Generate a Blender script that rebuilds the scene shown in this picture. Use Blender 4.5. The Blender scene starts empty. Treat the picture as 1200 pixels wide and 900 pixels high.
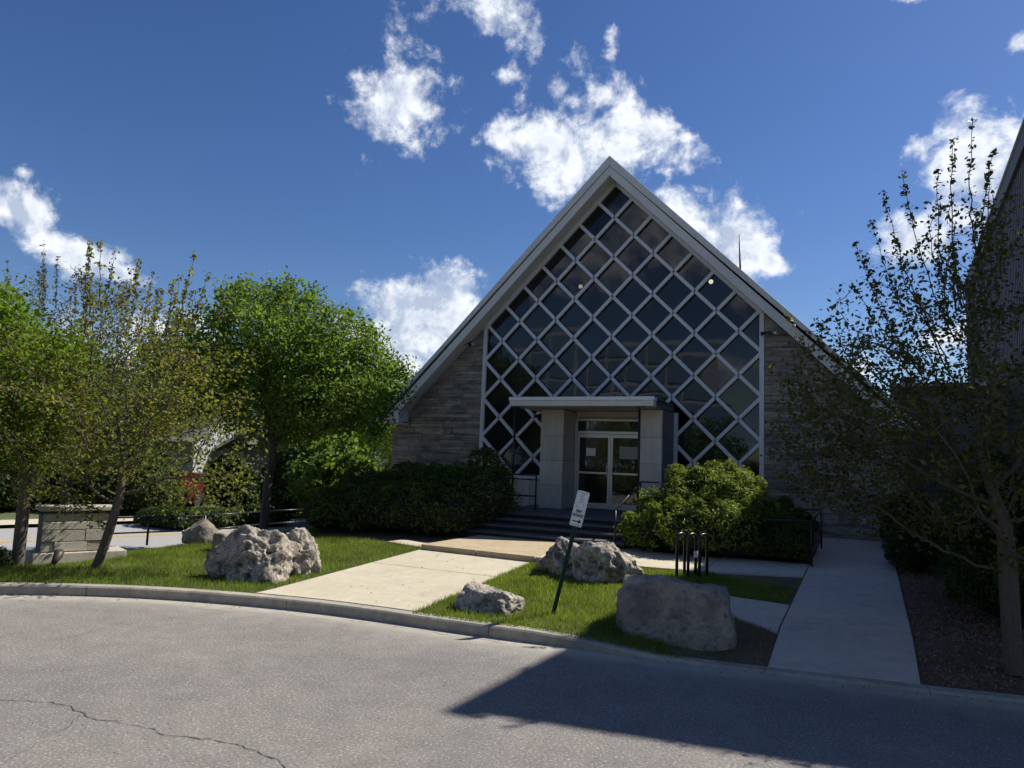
import bpy, bmesh, math, random
import numpy as np
from mathutils import Vector, Matrix, noise
random.seed(7); rng = np.random.default_rng(7)
S = bpy.context.scene; COL = S.collection
rad = math.radians

# ------------------------------------------------------------------ camera
CR = ((0.89947, 0.435286, 0.0384615), (-0.0123033, 0.1132079, -0.9934952), (-0.4368089, 0.8931461, 0.1071826))
CAM = Vector((6.209, -18.787, 2.0))
cam = bpy.data.cameras.new('camera'); camo = bpy.data.objects.new('camera', cam); COL.objects.link(camo)
cam.sensor_width = 36; cam.lens = 850 / 1200 * 36; cam.clip_start = .1; cam.clip_end = 3000
camo.matrix_world = Matrix(((CR[0][0], -CR[1][0], -CR[2][0], CAM.x), (CR[0][1], -CR[1][1], -CR[2][1], CAM.y), (CR[0][2], -CR[1][2], -CR[2][2], CAM.z), (0, 0, 0, 1)))
S.camera = camo
S.view_settings.view_transform = 'Standard'; S.view_settings.look = 'None'; S.view_settings.gamma = 1
S.view_settings.exposure = 0.56

# ------------------------------------------------------------------ light
SUN_AZ, SUN_EL = 50.1, 47.6          # degrees from +X toward +Y, elevation
sd = Vector((math.cos(rad(SUN_EL)) * math.cos(rad(SUN_AZ)), math.cos(rad(SUN_EL)) * math.sin(rad(SUN_AZ)), math.sin(rad(SUN_EL))))
sun = bpy.data.lights.new('sun', 'SUN'); sun.energy = 4.8; sun.angle = rad(.53); sun.color = (1, .955, .88)
suno = bpy.data.objects.new('sun', sun); COL.objects.link(suno); suno.rotation_euler = sd.to_track_quat('Z', 'Y').to_euler()

W = bpy.data.worlds.new('World'); S.world = W; W.use_nodes = True
nt = W.node_tree; N = nt.nodes; L = nt.links; N.clear()
out = N.new('ShaderNodeOutputWorld')
sky = N.new('ShaderNodeTexSky'); sky.sky_type = 'NISHITA'; sky.sun_disc = False
sky.sun_elevation = rad(SUN_EL); sky.sun_rotation = rad(90 - SUN_AZ); sky.air_density = 1.0; sky.dust_density = .3; sky.ozone_density = 3.5; sky.altitude = 300
bgs = N.new('ShaderNodeBackground'); bgs.inputs[1].default_value = .066
hs = N.new('ShaderNodeHueSaturation'); hs.inputs['Saturation'].default_value = 1.2; hs.inputs['Hue'].default_value = .511
L.new(sky.outputs[0], hs.inputs['Color']); L.new(hs.outputs[0], bgs.inputs[0])
tc = N.new('ShaderNodeTexCoord')
# clouds: azimuth, elevation, half width, half height (radians on the sphere), tilt, strength
CL = [(126.3,26.6,.074,.044,5.9,1.1),(112.5,24.2,.100,.048,.8,1.15),(105.8,25.6,.040,.030,50,1.15),(107.41,24.3,.045,.032,-1,1.15),(117.5,25.3,.036,.022,2,1),(118.6,33.9,.072,.024,3,.8),(115.2,31.8,.016,.020,1,.7),(113.13,28.4,.028,.011,20,.72),(112.0,27.5,.018,.012,20,.8),(117.6,29.0,.022,.012,-20,.6),(108.85,31.38,.018,.018,-2,.5),(103,24.75,.0191,.0083,-3,.9),(101.9,21.09,.0241,.0085,-21,.7),(102.26,19.3,.052,.022,-35,1.3),(98.6,17.2,.044,.030,-3,1.8),(96.0,15.5,.030,.013,-23,1.4),(151.75,15.26,.042,.020,-23,1.45),(148.5,13.1,.046,.020,-16,1.5),(145.2,11.9,.038,.010,-10,1.4),(123.3,11.2,.062,.034,3.6,2.3),(126.3,9.0,.062,.034,3.7,1.9),(120.5,9.5,.06,.03,3,1.6),(83.06,20.58,.0451,.034,-10,1.6),(80.0,21.19,.035,.024,-11,1.6),(86.3,16.01,.046,.026,-6,1.5),(84.12,18.0,.030,.022,-8,1.2),(84.09,9.55,.0382,.024,-3,1.3),(89.86,7.59,.0379,.0169,-1,1.3),(80.39,27.44,.0137,.0084,-14,1.1),(151.37,17.52,.0169,.012,-40,.65),(141.53,7.05,.1254,.045,6,1.2),(86.98,31.6,.0507,.0043,-12,.4),(-100,40,.1,.06,2,.9),(148.6,4.57,.0756,.0397,5,1.2),
 (40,18,.2,.06,0,1),(10,28,.14,.07,8,1),(-30,20,.22,.06,0,1),(-75,24,.16,.08,5,1),(-110,16,.25,.05,0,1),(-150,26,.15,.07,0,1),(175,14,.2,.05,0,1),(190,35,.12,.08,0,.9),(60,50,.12,.08,0,.8),(-60,50,.15,.1,0,.9),(20,8,.3,.04,0,1),(-90,7,.4,.035,0,1),(215,9,.3,.04,0,1)]
def math_node(op, a, b=None, clamp=False):
    n = N.new('ShaderNodeMath'); n.operation = op; n.use_clamp = clamp
    for k, v in enumerate((a, b)):
        if v is None: continue
        if isinstance(v, (int, float)): n.inputs[k].default_value = v
        else: L.new(v, n.inputs[k])
    return n.outputs[0]
mask = None
for az, el, sx, sy, tilt, amp in CL:
    az, el, t = rad(az), rad(el), rad(tilt)
    d = Vector((math.cos(el) * math.cos(az), math.cos(el) * math.sin(az), math.sin(el)))
    r = Vector((math.sin(az), -math.cos(az), 0)); u = r.cross(d)
    r2 = r * math.cos(t) + u * math.sin(t); u2 = r2.cross(d)
    m = Matrix((r2, u2, d)).transposed()
    mp = N.new('ShaderNodeMapping'); mp.vector_type = 'TEXTURE'
    mp.inputs['Location'].default_value = d; mp.inputs['Rotation'].default_value = m.to_euler(); mp.inputs['Scale'].default_value = (sx * 1.22, sy * 1.22, .25)
    L.new(tc.outputs['Generated'], mp.inputs['Vector'])
    ln = N.new('ShaderNodeVectorMath'); ln.operation = 'LENGTH'; L.new(mp.outputs[0], ln.inputs[0])
    v = math_node('SUBTRACT', 1.0, ln.outputs['Value']); v = math_node('MAXIMUM', v, -3.0)
    v = math_node('MAXIMUM', math_node('ADD', v, (amp - 1) * .55), -.78)
    mask = v if mask is None else math_node('MAXIMUM', mask, v)
def wnoise(scale, detail, rough, off=None, dist=0):
    n = N.new('ShaderNodeTexNoise'); n.inputs['Scale'].default_value = scale; n.inputs['Detail'].default_value = detail; n.inputs['Roughness'].default_value = rough; n.inputs['Distortion'].default_value = dist
    if off is None: L.new(tc.outputs['Generated'], n.inputs['Vector'])
    else:
        a = N.new('ShaderNodeVectorMath'); a.inputs[1].default_value = off; L.new(tc.outputs['Generated'], a.inputs[0]); L.new(a.outputs[0], n.inputs['Vector'])
    return n.outputs['Fac']
n1 = wnoise(17, 9, .62, dist=.25); nb = wnoise(9, 3, .5)
dens = math_node('ADD', mask, math_node('MULTIPLY', math_node('SUBTRACT', n1, .5), 2.6))
dens = math_node('ADD', dens, math_node('MULTIPLY', math_node('SUBTRACT', nb, .5), .5))
n3 = wnoise(60, 6, .6); dens = math_node('ADD', dens, math_node('MULTIPLY', math_node('SUBTRACT', n3, .5), .9))
mr = N.new('ShaderNodeMapRange'); mr.interpolation_type = 'SMOOTHSTEP'; mr.inputs[1].default_value = .18; mr.inputs[2].default_value = 1.0; L.new(dens, mr.inputs[0])
n2 = wnoise(17, 6, .6, tuple(sd * .018), .25)     # same noise a step towards the sun: self shading
sh = math_node('ADD', .62, math_node('MULTIPLY', math_node('SUBTRACT', n1, n2), 4.5), True)
sh = math_node('ADD', math_node('MULTIPLY', sh, .55), math_node('MULTIPLY', math_node('SUBTRACT', 1.25, dens), .32), True)
cr = N.new('ShaderNodeValToRGB'); L.new(sh, cr.inputs[0])
cr.color_ramp.elements[0].position = .22; cr.color_ramp.elements[0].color = (.40, .47, .60, 1)
cr.color_ramp.elements[1].position = .78; cr.color_ramp.elements[1].color = (.92, .94, .97, 1)
bgc = N.new('ShaderNodeBackground'); bgc.inputs[1].default_value = .84; L.new(cr.outputs[0], bgc.inputs[0])
mx = N.new('ShaderNodeMixShader'); L.new(mr.outputs[0], mx.inputs[0]); L.new(bgs.outputs[0], mx.inputs[1]); L.new(bgc.outputs[0], mx.inputs[2]); L.new(mx.outputs[0], out.inputs[0])

# ------------------------------------------------------------------ materials
def mat(name, col, rough=.8, var=0, nscale=3, ncol=None, bump=0, bscale=30, metal=0, spec=.5, layers=(), detail=6, stretch=None, rnd=None, trans=None):
    """col: base; ncol: second colour mixed by noise; layers: (scale, lo, hi, colour, strength, kind); rnd: per object brightness range"""
    m = bpy.data.materials.new(name); m.use_nodes = True
    n = m.node_tree.nodes; l = m.node_tree.links; b = n['Principled BSDF']
    b.inputs['Roughness'].default_value = rough; b.inputs['Metallic'].default_value = metal
    b.inputs['Specular IOR Level'].default_value = spec
    tcn = n.new('ShaderNodeTexCoord'); co = tcn.outputs['Object']
    g = n.new('ShaderNodeNewGeometry'); co = g.outputs['Position']
    if stretch:
        mp = n.new('ShaderNodeMapping'); mp.inputs['Scale'].default_value = stretch; l.new(co, mp.inputs[0]); co = mp.outputs[0]
    def tex(kind, sc, det=detail, ro=.6):
        if kind == 'v':
            t = n.new('ShaderNodeTexVoronoi'); t.inputs['Scale'].default_value = sc; l.new(co, t.inputs['Vector']); return t.outputs['Color'], t.outputs['Distance']
        t = n.new('ShaderNodeTexNoise'); t.inputs['Scale'].default_value = sc; t.inputs['Detail'].default_value = det; t.inputs['Roughness'].default_value = ro; l.new(co, t.inputs['Vector']); return t.outputs['Fac'], t.outputs['Fac']
    rgb = n.new('ShaderNodeRGB'); rgb.outputs[0].default_value = (*col, 1); cur = rgb.outputs[0]
    def mixc(fac, c2, blend='MIX'):
        nonlocal cur
        mxn = n.new('ShaderNodeMix'); mxn.data_type = 'RGBA'; mxn.blend_type = blend
        if isinstance(fac, (int, float)): mxn.inputs[0].default_value = fac
        else: l.new(fac, mxn.inputs[0])
        l.new(cur, mxn.inputs[6])
        if isinstance(c2, tuple): mxn.inputs[7].default_value = (*c2, 1)
        else: l.new(c2, mxn.inputs[7])
        cur = mxn.outputs[2]
    def ramp(src, lo, hi, to=1):
        r = n.new('ShaderNodeMapRange'); r.inputs[1].default_value = lo; r.inputs[2].default_value = hi; r.inputs[4].default_value = to; l.new(src, r.inputs[0]); return r.outputs[0]
    if ncol:
        t, _ = tex('n', nscale); mixc(ramp(t, .35, .65), ncol)
    for (sc, lo, hi, c, st, kind) in layers:
        a, dd = tex(kind, sc)
        src = dd if kind == 'v' else a
        if kind == 'w':
            src = a
        mixc(ramp(src, lo, hi, st), c)
    if var:
        t, _ = tex('n', nscale * 7); r = n.new('ShaderNodeMapRange'); r.inputs[1].default_value = .3; r.inputs[2].default_value = .7; r.inputs[3].default_value = 1 - var; r.inputs[4].default_value = 1 + var; l.new(t, r.inputs[0])
        cmb = n.new('ShaderNodeCombineColor'); [l.new(r.outputs[0], cmb.inputs[k]) for k in range(3)]; mixc(1.0, cmb.outputs[0], 'MULTIPLY')
    if rnd:
        oi = n.new('ShaderNodeObjectInfo'); r = n.new('ShaderNodeMapRange'); r.inputs[3].default_value = rnd[0]; r.inputs[4].default_value = rnd[1]; l.new(oi.outputs['Random'], r.inputs[0])
        cmb = n.new('ShaderNodeCombineColor'); [l.new(r.outputs[0], cmb.inputs[k]) for k in range(3)]; mixc(1.0, cmb.outputs[0], 'MULTIPLY')
    l.new(cur, b.inputs['Base Color'])
    if bump:
        t, _ = tex('n', bscale, 8, .65); bp = n.new('ShaderNodeBump'); bp.inputs['Strength'].default_value = 1; bp.inputs['Distance'].default_value = bump; l.new(t, bp.inputs['Height']); l.new(bp.outputs[0], b.inputs['Normal'])
    return m
def leafmat(name, c1, c2, trans=.35, rough=.55, c3=None):
    m = bpy.data.materials.new(name); m.use_nodes = True
    n = m.node_tree.nodes; l = m.node_tree.links; b = n['Principled BSDF']; o = n['Material Output']
    g = n.new('ShaderNodeNewGeometry'); r = n.new('ShaderNodeValToRGB'); l.new(g.outputs['Random Per Island'], r.inputs[0])
    r.color_ramp.elements[0].color = (*c1, 1); r.color_ramp.elements[1].color = (*c2, 1)
    if c3:
        e = r.color_ramp.elements.new(.82); e.color = (*c2, 1); r.color_ramp.elements[-1].color = (*c3, 1)
    t = n.new('ShaderNodeTexNoise'); t.inputs['Scale'].default_value = 1.6; t.inputs['Detail'].default_value = 3; l.new(g.outputs['Position'], t.inputs['Vector'])
    mrn = n.new('ShaderNodeMapRange'); mrn.inputs[1].default_value = .3; mrn.inputs[2].default_value = .7; mrn.inputs[3].default_value = .7; mrn.inputs[4].default_value = 1.3; l.new(t.outputs['Fac'], mrn.inputs[0])
    cm = n.new('ShaderNodeVectorMath'); cm.operation = 'SCALE'; l.new(r.outputs[0], cm.inputs[0]); l.new(mrn.outputs[0], cm.inputs['Scale'])
    l.new(cm.outputs[0], b.inputs['Base Color']); b.inputs['Roughness'].default_value = rough; b.inputs['Specular IOR Level'].default_value = .18
    tr = n.new('ShaderNodeBsdfTranslucent'); ts = n.new('ShaderNodeVectorMath'); ts.operation = 'MULTIPLY'; ts.inputs[1].default_value = (1.9, 1.8, .6); l.new(cm.outputs[0], ts.inputs[0]); l.new(ts.outputs[0], tr.inputs[0])
    ms = n.new('ShaderNodeMixShader'); ms.inputs[0].default_value = trans; l.new(b.outputs[0], ms.inputs[1]); l.new(tr.outputs[0], ms.inputs[2]); l.new(ms.outputs[0], o.inputs[0])
    return m
def glassmat(name, tint, ior=1.5, boost=1.0, rnd=True):
    m = bpy.data.materials.new(name); m.use_nodes = True
    n = m.node_tree.nodes; l = m.node_tree.links; n.remove(n['Principled BSDF']); o = n['Material Output']
    tr = n.new('ShaderNodeBsdfTransparent'); gl = n.new('ShaderNodeBsdfGlossy'); gl.inputs['Roughness'].default_value = .015
    df = n.new('ShaderNodeBsdfDiffuse'); df.inputs[0].default_value = (.06, .06, .062, 1)
    oi = n.new('ShaderNodeObjectInfo'); r = n.new('ShaderNodeMapRange'); r.inputs[3].default_value = .35 if rnd else 1; r.inputs[4].default_value = 1.5 if rnd else 1; l.new(oi.outputs['Random'], r.inputs[0])
    sc = n.new('ShaderNodeVectorMath'); sc.operation = 'SCALE'; sc.inputs[0].default_value = tint; l.new(r.outputs[0], sc.inputs['Scale']); l.new(sc.outputs[0], tr.inputs[0])
    m0 = n.new('ShaderNodeMixShader'); m0.inputs[0].default_value = .25; l.new(tr.outputs[0], m0.inputs[1]); l.new(df.outputs[0], m0.inputs[2])
    fr = n.new('ShaderNodeFresnel'); fr.inputs[0].default_value = ior
    mb = n.new('ShaderNodeMath'); mb.operation = 'MULTIPLY'; mb.use_clamp = True; mb.inputs[1].default_value = boost; l.new(fr.outputs[0], mb.inputs[0])
    t = n.new('ShaderNodeTexNoise'); t.inputs['Scale'].default_value = 1.3; bp = n.new('ShaderNodeBump'); bp.inputs['Distance'].default_value = .0012; l.new(t.outputs['Fac'], bp.inputs['Height']); l.new(bp.outputs[0], gl.inputs['Normal'])
    m1 = n.new('ShaderNodeMixShader'); l.new(mb.outputs[0], m1.inputs[0]); l.new(m0.outputs[0], m1.inputs[1]); l.new(gl.outputs[0], m1.inputs[2]); l.new(m1.outputs[0], o.inputs[0])
    return m
def emit(name, col, s):
    m = bpy.data.materials.new(name); m.use_nodes = True; b = m.node_tree.nodes['Principled BSDF']; b.inputs['Base Color'].default_value = (*col, 1); b.inputs['Emission Color'].default_value = (*col, 1); b.inputs['Emission Strength'].default_value = s; return m

M = dict(
 asphalt=mat('asphalt', (.172, .158, .146), .9, .12, .5, (.21, .192, .172), .006, 160, spec=.3, layers=((48, .54, .66, (.46, .43, .39), .85, 'n'), (40, .44, .34, (.05, .05, .055), .8, 'n'), (1.1, .6, .8, (.21, .19, .165), .5, 'n'), (.35, .55, .75, (.11, .105, .105), .5, 'n'))),
 crack=mat('crack_filler', (.06, .057, .054), .95),
 street=mat('street_asphalt', (.30, .29, .28), .9, .1, 1),
 yellow=mat('yellow_paint', (.55, .38, .08), .8, .1, 3),
 kerb=mat('kerb_concrete', (.38, .34, .27), .9, .16, 1.5, (.26, .24, .2), .004, 90, layers=((12, .58, .75, (.16, .145, .12), .7, 'n'),)),
 walk=mat('lit_concrete', (.49, .44, .325), .9, .07, .8, (.44, .39, .28), .002, 120, layers=((60, .6, .7, (.3, .27, .2), .6, 'n'), (2.2, .54, .72, (.36, .31, .23), .5, 'n'), (8, .6, .72, (.33, .29, .22), .5, 'n'))),
 walk2=mat('shaded_concrete', (.56, .48, .39), .9, .1, .8, (.47, .41, .345), .003, 90, layers=((70, .6, .7, (.25, .23, .2), .6, 'n'), (2.5, .54, .72, (.3, .27, .24), .55, 'n'), (9, .6, .72, (.34, .3, .26), .5, 'n'))),  # concrete for shaded walks, paler and warmer in place of bounce light
 agg=mat('exposed_aggregate', (.36, .28, .17), .95, .2, 4, (.44, .35, .22), .006, 90, layers=((60, .6, .7, (.5, .44, .34), .7, 'n'), (50, .4, .32, (.14, .11, .08), .6, 'n'))),
 soil=mat('soil', (.15, .10, .062), 1, .3, 3, (.09, .062, .04), .02, 40),
 lawn=mat('turf', (.055, .085, .02), 1, .3, 3, (.10, .10, .045), .02, 60, layers=((4, .56, .66, (.16, .13, .08), .7, 'n'),)),
 far=mat('distant_ground', (.09, .11, .045), 1, .2, .1, (.12, .12, .07)),
 stone=mat('limestone', (.36, .315, .25), .92, .16, 1.2, (.24, .215, .185), .01, 30, stretch=(1, 1, 4), rnd=(.68, 1.08), layers=((1.6, .47, .6, (.12, .115, .108), .85, 'n'), (7, .56, .7, (.46, .42, .35), .6, 'n'))),
 stone2=mat('pale_limestone', (.44, .39, .32), .92, .12, 2, (.36, .32, .26), .006, 40, rnd=(.85, 1.1), layers=((6, .6, .75, (.24, .2, .16), .6, 'n'),)),
 mortar=mat('mortar', (.12, .115, .105), .95),
 panel=mat('stone_panel', (.54, .51, .45), .8, .09, 1.4, (.43, .41, .36), .001, 60, stretch=(1, 1, .35), rnd=(.88, 1.08), layers=((5, .54, .72, (.3, .28, .25), .6, 'n'), (14, .6, .75, (.25, .24, .22), .4, 'n'))),
 fascia=mat('grey_trim', (.60, .59, .57), .6, .05, 1, (.54, .53, .51), layers=((3, .6, .8, (.38, .37, .34), .4, 'n'),)),
 frame=mat('pale_metal', (.56, .56, .58), .45, .04, 2, metal=.1),
 white=mat('white_trim', (.7, .7, .69), .6, .04, 1),
 alum=mat('aluminium', (.55, .54, .52), .35, .03, 3, metal=.6),
 roofm=mat('shingle', (.14, .135, .13), .9, .15, 4, bump=.01),
 dark=mat('black_metal', (.012, .012, .014), .35, spec=.5),
 step=mat('slate_step', (.09, .09, .095), .75, .12, 3, (.065, .065, .07), .002, 60),
 stepf=mat('black_riser', (.02, .02, .022), .8),
 interior=mat('interior', (.13, .12, .1), .9, .1, 1),
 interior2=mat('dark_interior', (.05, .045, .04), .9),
 siding=mat('metal_siding', (.12, .11, .125), .5, .05, 1, metal=.2),
 sidingd=mat('siding_trim', (.035, .035, .037), .6),
 brickw=mat('grey_block', (.2, .195, .185), .9, .1, 1, stretch=(1, 1, 3)),
 sign=mat('sign_white', (.75, .77, .77), .4, .03, 4),
 signk=mat('sign_black', (.02, .02, .025), .5),
 signf=mat('sign_faded', (.36, .38, .38), .5),
 post=mat('green_steel', (.012, .06, .04), .45, metal=.2),
 bark=mat('bark', (.11, .09, .07), .95, .3, 6, (.06, .05, .042), .01, 40, stretch=(1, 1, .3)),
 bark2=mat('brown_bark', (.11, .088, .068), .95, .25, 6, (.1, .08, .06), .01, 40, stretch=(1, 1, .3)),
 rock=mat('karst_limestone', (.40, .35, .28), .95, .25, 2.5, (.26, .225, .18), .03, 16, layers=((5, .5, .6, (.10, .09, .078), .85, 'n'), (14, .56, .66, (.62, .57, .48), .65, 'n'), (22, .45, .36, (.06, .055, .05), .8, 'n'))),
 rock2=mat('grey_boulder', (.34, .285, .23), .95, .25, 2, (.24, .2, .165), .03, 14, layers=((3.5, .52, .62, (.13, .115, .10), .7, 'n'), (11, .55, .64, (.11, .10, .09), .7, 'n'), (20, .62, .72, (.36, .33, .29), .5, 'n'), (30, .42, .34, (.08, .075, .07), .5, 'n'))),
 housew=mat('house_siding', (.36, .37, .38), .8, .05, 1), houser=mat('house_roof', (.17, .16, .16), .9, .15, 3),
 redp=mat('red_paint', (.10, .005, .008), .4), rubber=mat('rubber', (.02, .02, .02), .8), paper=mat('paper', (.62, .62, .56), .8), brass=mat('lamp_bronze', (.05, .04, .03), .5),
 core=mat('dark_core', (.01, .013, .006), 1, .3, 4),  # near-black fill for the light-blocking shrub cores
 core2=mat('dark_core_green', (.012, .016, .006), 1, .3, 4),
 brownleaf=mat('dry_leaf', (.2, .15, .09), .9, .3, 9),
 glass=glassmat('tinted_pane', (.3, .3, .3), boost=1.15), doorglass=glassmat('door_pane', (.4, .42, .4), boost=2.2, rnd=False), houseglass=mat('house_window', (.03, .035, .04), .1),
 globe=emit('lit_globe', (1, .93, .75), 5),
)
M['grass'] = leafmat('grass_blade', (.07, .12, .02), (.15, .21, .04), .45, .6, (.30, .27, .13))
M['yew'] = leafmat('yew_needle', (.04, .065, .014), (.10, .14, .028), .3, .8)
M['yewlit'] = leafmat('yew_needle_sunlit', (.05, .085, .012), (.22, .28, .045), .24, .8)  # brighter copy of the yew leaf, sunlit yellow-green put into its colour
M['maple'] = leafmat('locust_leaf', (.06, .105, .03), (.13, .20, .055), .5, .5)
M['crab'] = leafmat('crabapple_leaf', (.085, .095, .03), (.15, .17, .045), .45, .55, (.22, .17, .06))
M['bright'] = leafmat('bright_leaf', (.07, .13, .015), (.13, .2, .03), .45, .5)
M['darkleaf'] = leafmat('dark_leaf', (.02, .04, .01), (.05, .08, .02), .35, .5)
M['rightleaf'] = leafmat('crab_leaf_dark', (.04, .048, .016), (.09, .10, .026), .35, .5, (.09, .08, .03))
M['budleaf'] = leafmat('sparse_bud', (.08, .085, .06), (.12, .12, .07), .3, .5)

# ------------------------------------------------------------------ object helpers
WL = {}
def props(o, label=None, cat=None, group=None, kind=None):
    if label: o['label'] = label
    if cat: o['category'] = cat
    if group: o['group'] = group
    if kind: o['kind'] = kind
    return o
def thing(name, loc, label, cat, group=None, kind=None):
    o = bpy.data.objects.new(name, None); COL.objects.link(o); o.location = loc; o.empty_display_size = .2; WL[o] = Vector(loc)
    return props(o, label, cat, group, kind)
def link(name, me, parent=None, loc=(0, 0, 0)):
    """mesh in coordinates relative to world point loc"""
    o = bpy.data.objects.new(name, me); COL.objects.link(o); WL[o] = Vector(loc)
    o.location = Vector(loc) - (WL[parent] if parent else Vector((0, 0, 0))); o.parent = parent
    return o
def fastmesh(name, V, F, material, smooth=False):
    """V (n,3) array, F (m,k) array with constant k"""
    V = np.asarray(V, np.float32); F = np.asarray(F, np.int32); m, k = F.shape
    me = bpy.data.meshes.new(name); me.vertices.add(len(V)); me.vertices.foreach_set('co', V.ravel())
    me.loops.add(m * k); me.loops.foreach_set('vertex_index', F.ravel())
    me.polygons.add(m); me.polygons.foreach_set('loop_start', np.arange(0, m * k, k, dtype=np.int32))
    try: me.polygons.foreach_set('loop_total', np.full(m, k, np.int32))
    except Exception: pass
    me.materials.append(material)
    if smooth: me.polygons.foreach_set('use_smooth', np.ones(m, bool))
    me.update(calc_edges=True); return me
class G:
    def __init__(s): s.v = []; s.f = []
    def add(s, v, f):
        o = len(s.v); s.v += [tuple(p) for p in v]; s.f += [tuple(i + o for i in q) for q in f]; return s
    def box(s, x0, x1, y0, y1, z0, z1):
        return s.add([(x0, y0, z0), (x1, y0, z0), (x1, y1, z0), (x0, y1, z0), (x0, y0, z1), (x1, y0, z1), (x1, y1, z1), (x0, y1, z1)],
                     [(0, 3, 2, 1), (4, 5, 6, 7), (0, 1, 5, 4), (1, 2, 6, 5), (2, 3, 7, 6), (3, 0, 4, 7)])
    def obox(s, a, b, w, h, up=(0, 0, 1)):
        a, b = Vector(a), Vector(b); d = (b - a).normalized(); r = d.cross(Vector(up)).normalized(); u = r.cross(d)
        v = []
        for p in (a, b):
            for sx, sy in ((-1, -1), (1, -1), (1, 1), (-1, 1)): v.append(p + r * sx * w / 2 + u * sy * h / 2)
        return s.add(v, [(3, 2, 1, 0), (4, 5, 6, 7), (0, 1, 5, 4), (1, 2, 6, 5), (2, 3, 7, 6), (3, 0, 4, 7)])
    def tube(s, pts, rs, n=8, cap=True):
        pts = [Vector(p) for p in pts]
        if isinstance(rs, (int, float)): rs = [rs] * len(pts)
        v = []; f = []; pr = None
        for i, p in enumerate(pts):
            d = (pts[min(i + 1, len(pts) - 1)] - pts[max(i - 1, 0)])
            d = d.normalized() if d.length > 1e-9 else Vector((0, 0, 1))
            if pr is None: pr = d.cross(Vector((0, 0, 1)) if abs(d.z) < .9 else Vector((1, 0, 0))).normalized()
            pr = (pr - d * pr.dot(d)); pr = pr.normalized() if pr.length > 1e-6 else Vector((1, 0, 0)); q = d.cross(pr)
            for k in range(n):
                a = 2 * math.pi * k / n; v.append(p + (pr * math.cos(a) + q * math.sin(a)) * rs[i])
        for i in range(len(pts) - 1):
            for k in range(n): f.append((i * n + k, i * n + (k + 1) % n, (i + 1) * n + (k + 1) % n, (i + 1) * n + k))
        if cap: f.append(tuple(range(n - 1, -1, -1))); f.append(tuple((len(pts) - 1) * n + k for k in range(n)))
        return s.add(v, f)
    def prism(s, poly, y0, y1, axis='y'):
        """poly of (a,b); extruded along axis. y: (x,z), z: (x,y), x: (y,z)"""
        n = len(poly)
        mk = {'y': lambda p, t: (p[0], t, p[1]), 'z': lambda p, t: (p[0], p[1], t), 'x': lambda p, t: (t, p[0], p[1])}[axis]
        v = [mk(p, y0) for p in poly] + [mk(p, y1) for p in poly]
        f = [tuple(range(n)), tuple(range(2 * n - 1, n - 1, -1))] + [(i, i + n, (i + 1) % n + n, (i + 1) % n) for i in range(n)]
        return s.add(v, f)
    def build(s, name, material, parent=None, bevel=0, smooth=False, origin=None, **kw):
        V = np.array(s.v)
        if origin is None:
            c = (V.min(0) + V.max(0)) / 2; origin = (c[0], c[1], V[:, 2].min())
            if parent is None: pass
        me = bpy.data.meshes.new(name); bm = bmesh.new()
        vs = [bm.verts.new(Vector(p) - Vector(origin)) for p in s.v]
        for q in s.f:
            try: bm.faces.new([vs[i] for i in q])
            except ValueError: pass
        bmesh.ops.recalc_face_normals(bm, faces=bm.faces)
        if bevel: bmesh.ops.bevel(bm, geom=[e for e in bm.edges if len(e.link_faces) == 2 and e.calc_face_angle(0) > .5], offset=bevel, segments=2 if bevel > .006 else 1, affect='EDGES', profile=.5)
        if smooth:
            for p in bm.faces: p.smooth = len(p.verts) <= 4
        bm.to_mesh(me); bm.free(); me.materials.append(material)
        o = link(name, me, parent, origin); props(o, **kw); return o
def clip(poly, a, b, c):
    """keep a*x+b*y<=c"""
    r = []
    for i in range(len(poly)):
        p, q = poly[i], poly[(i + 1) % len(poly)]; dp = a * p[0] + b * p[1] - c; dq = a * q[0] + b * q[1] - c
        if dp <= 0: r.append(p)
        if dp * dq < 0: t = dp / (dp - dq); r.append((p[0] + (q[0] - p[0]) * t, p[1] + (q[1] - p[1]) * t))
    return r
def sm(a, b, x): t = max(0, min(1, (x - a) / (b - a))); return t * t * (3 - 2 * t)
def gz(x, y):
    """height of the finished ground on the church side of the kerb"""
    base = .13 + .035 * max(0, min(y, 1) + 11)
    w = sm(-9, -4.8, x); return -.45 + (base + .45) * w
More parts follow.
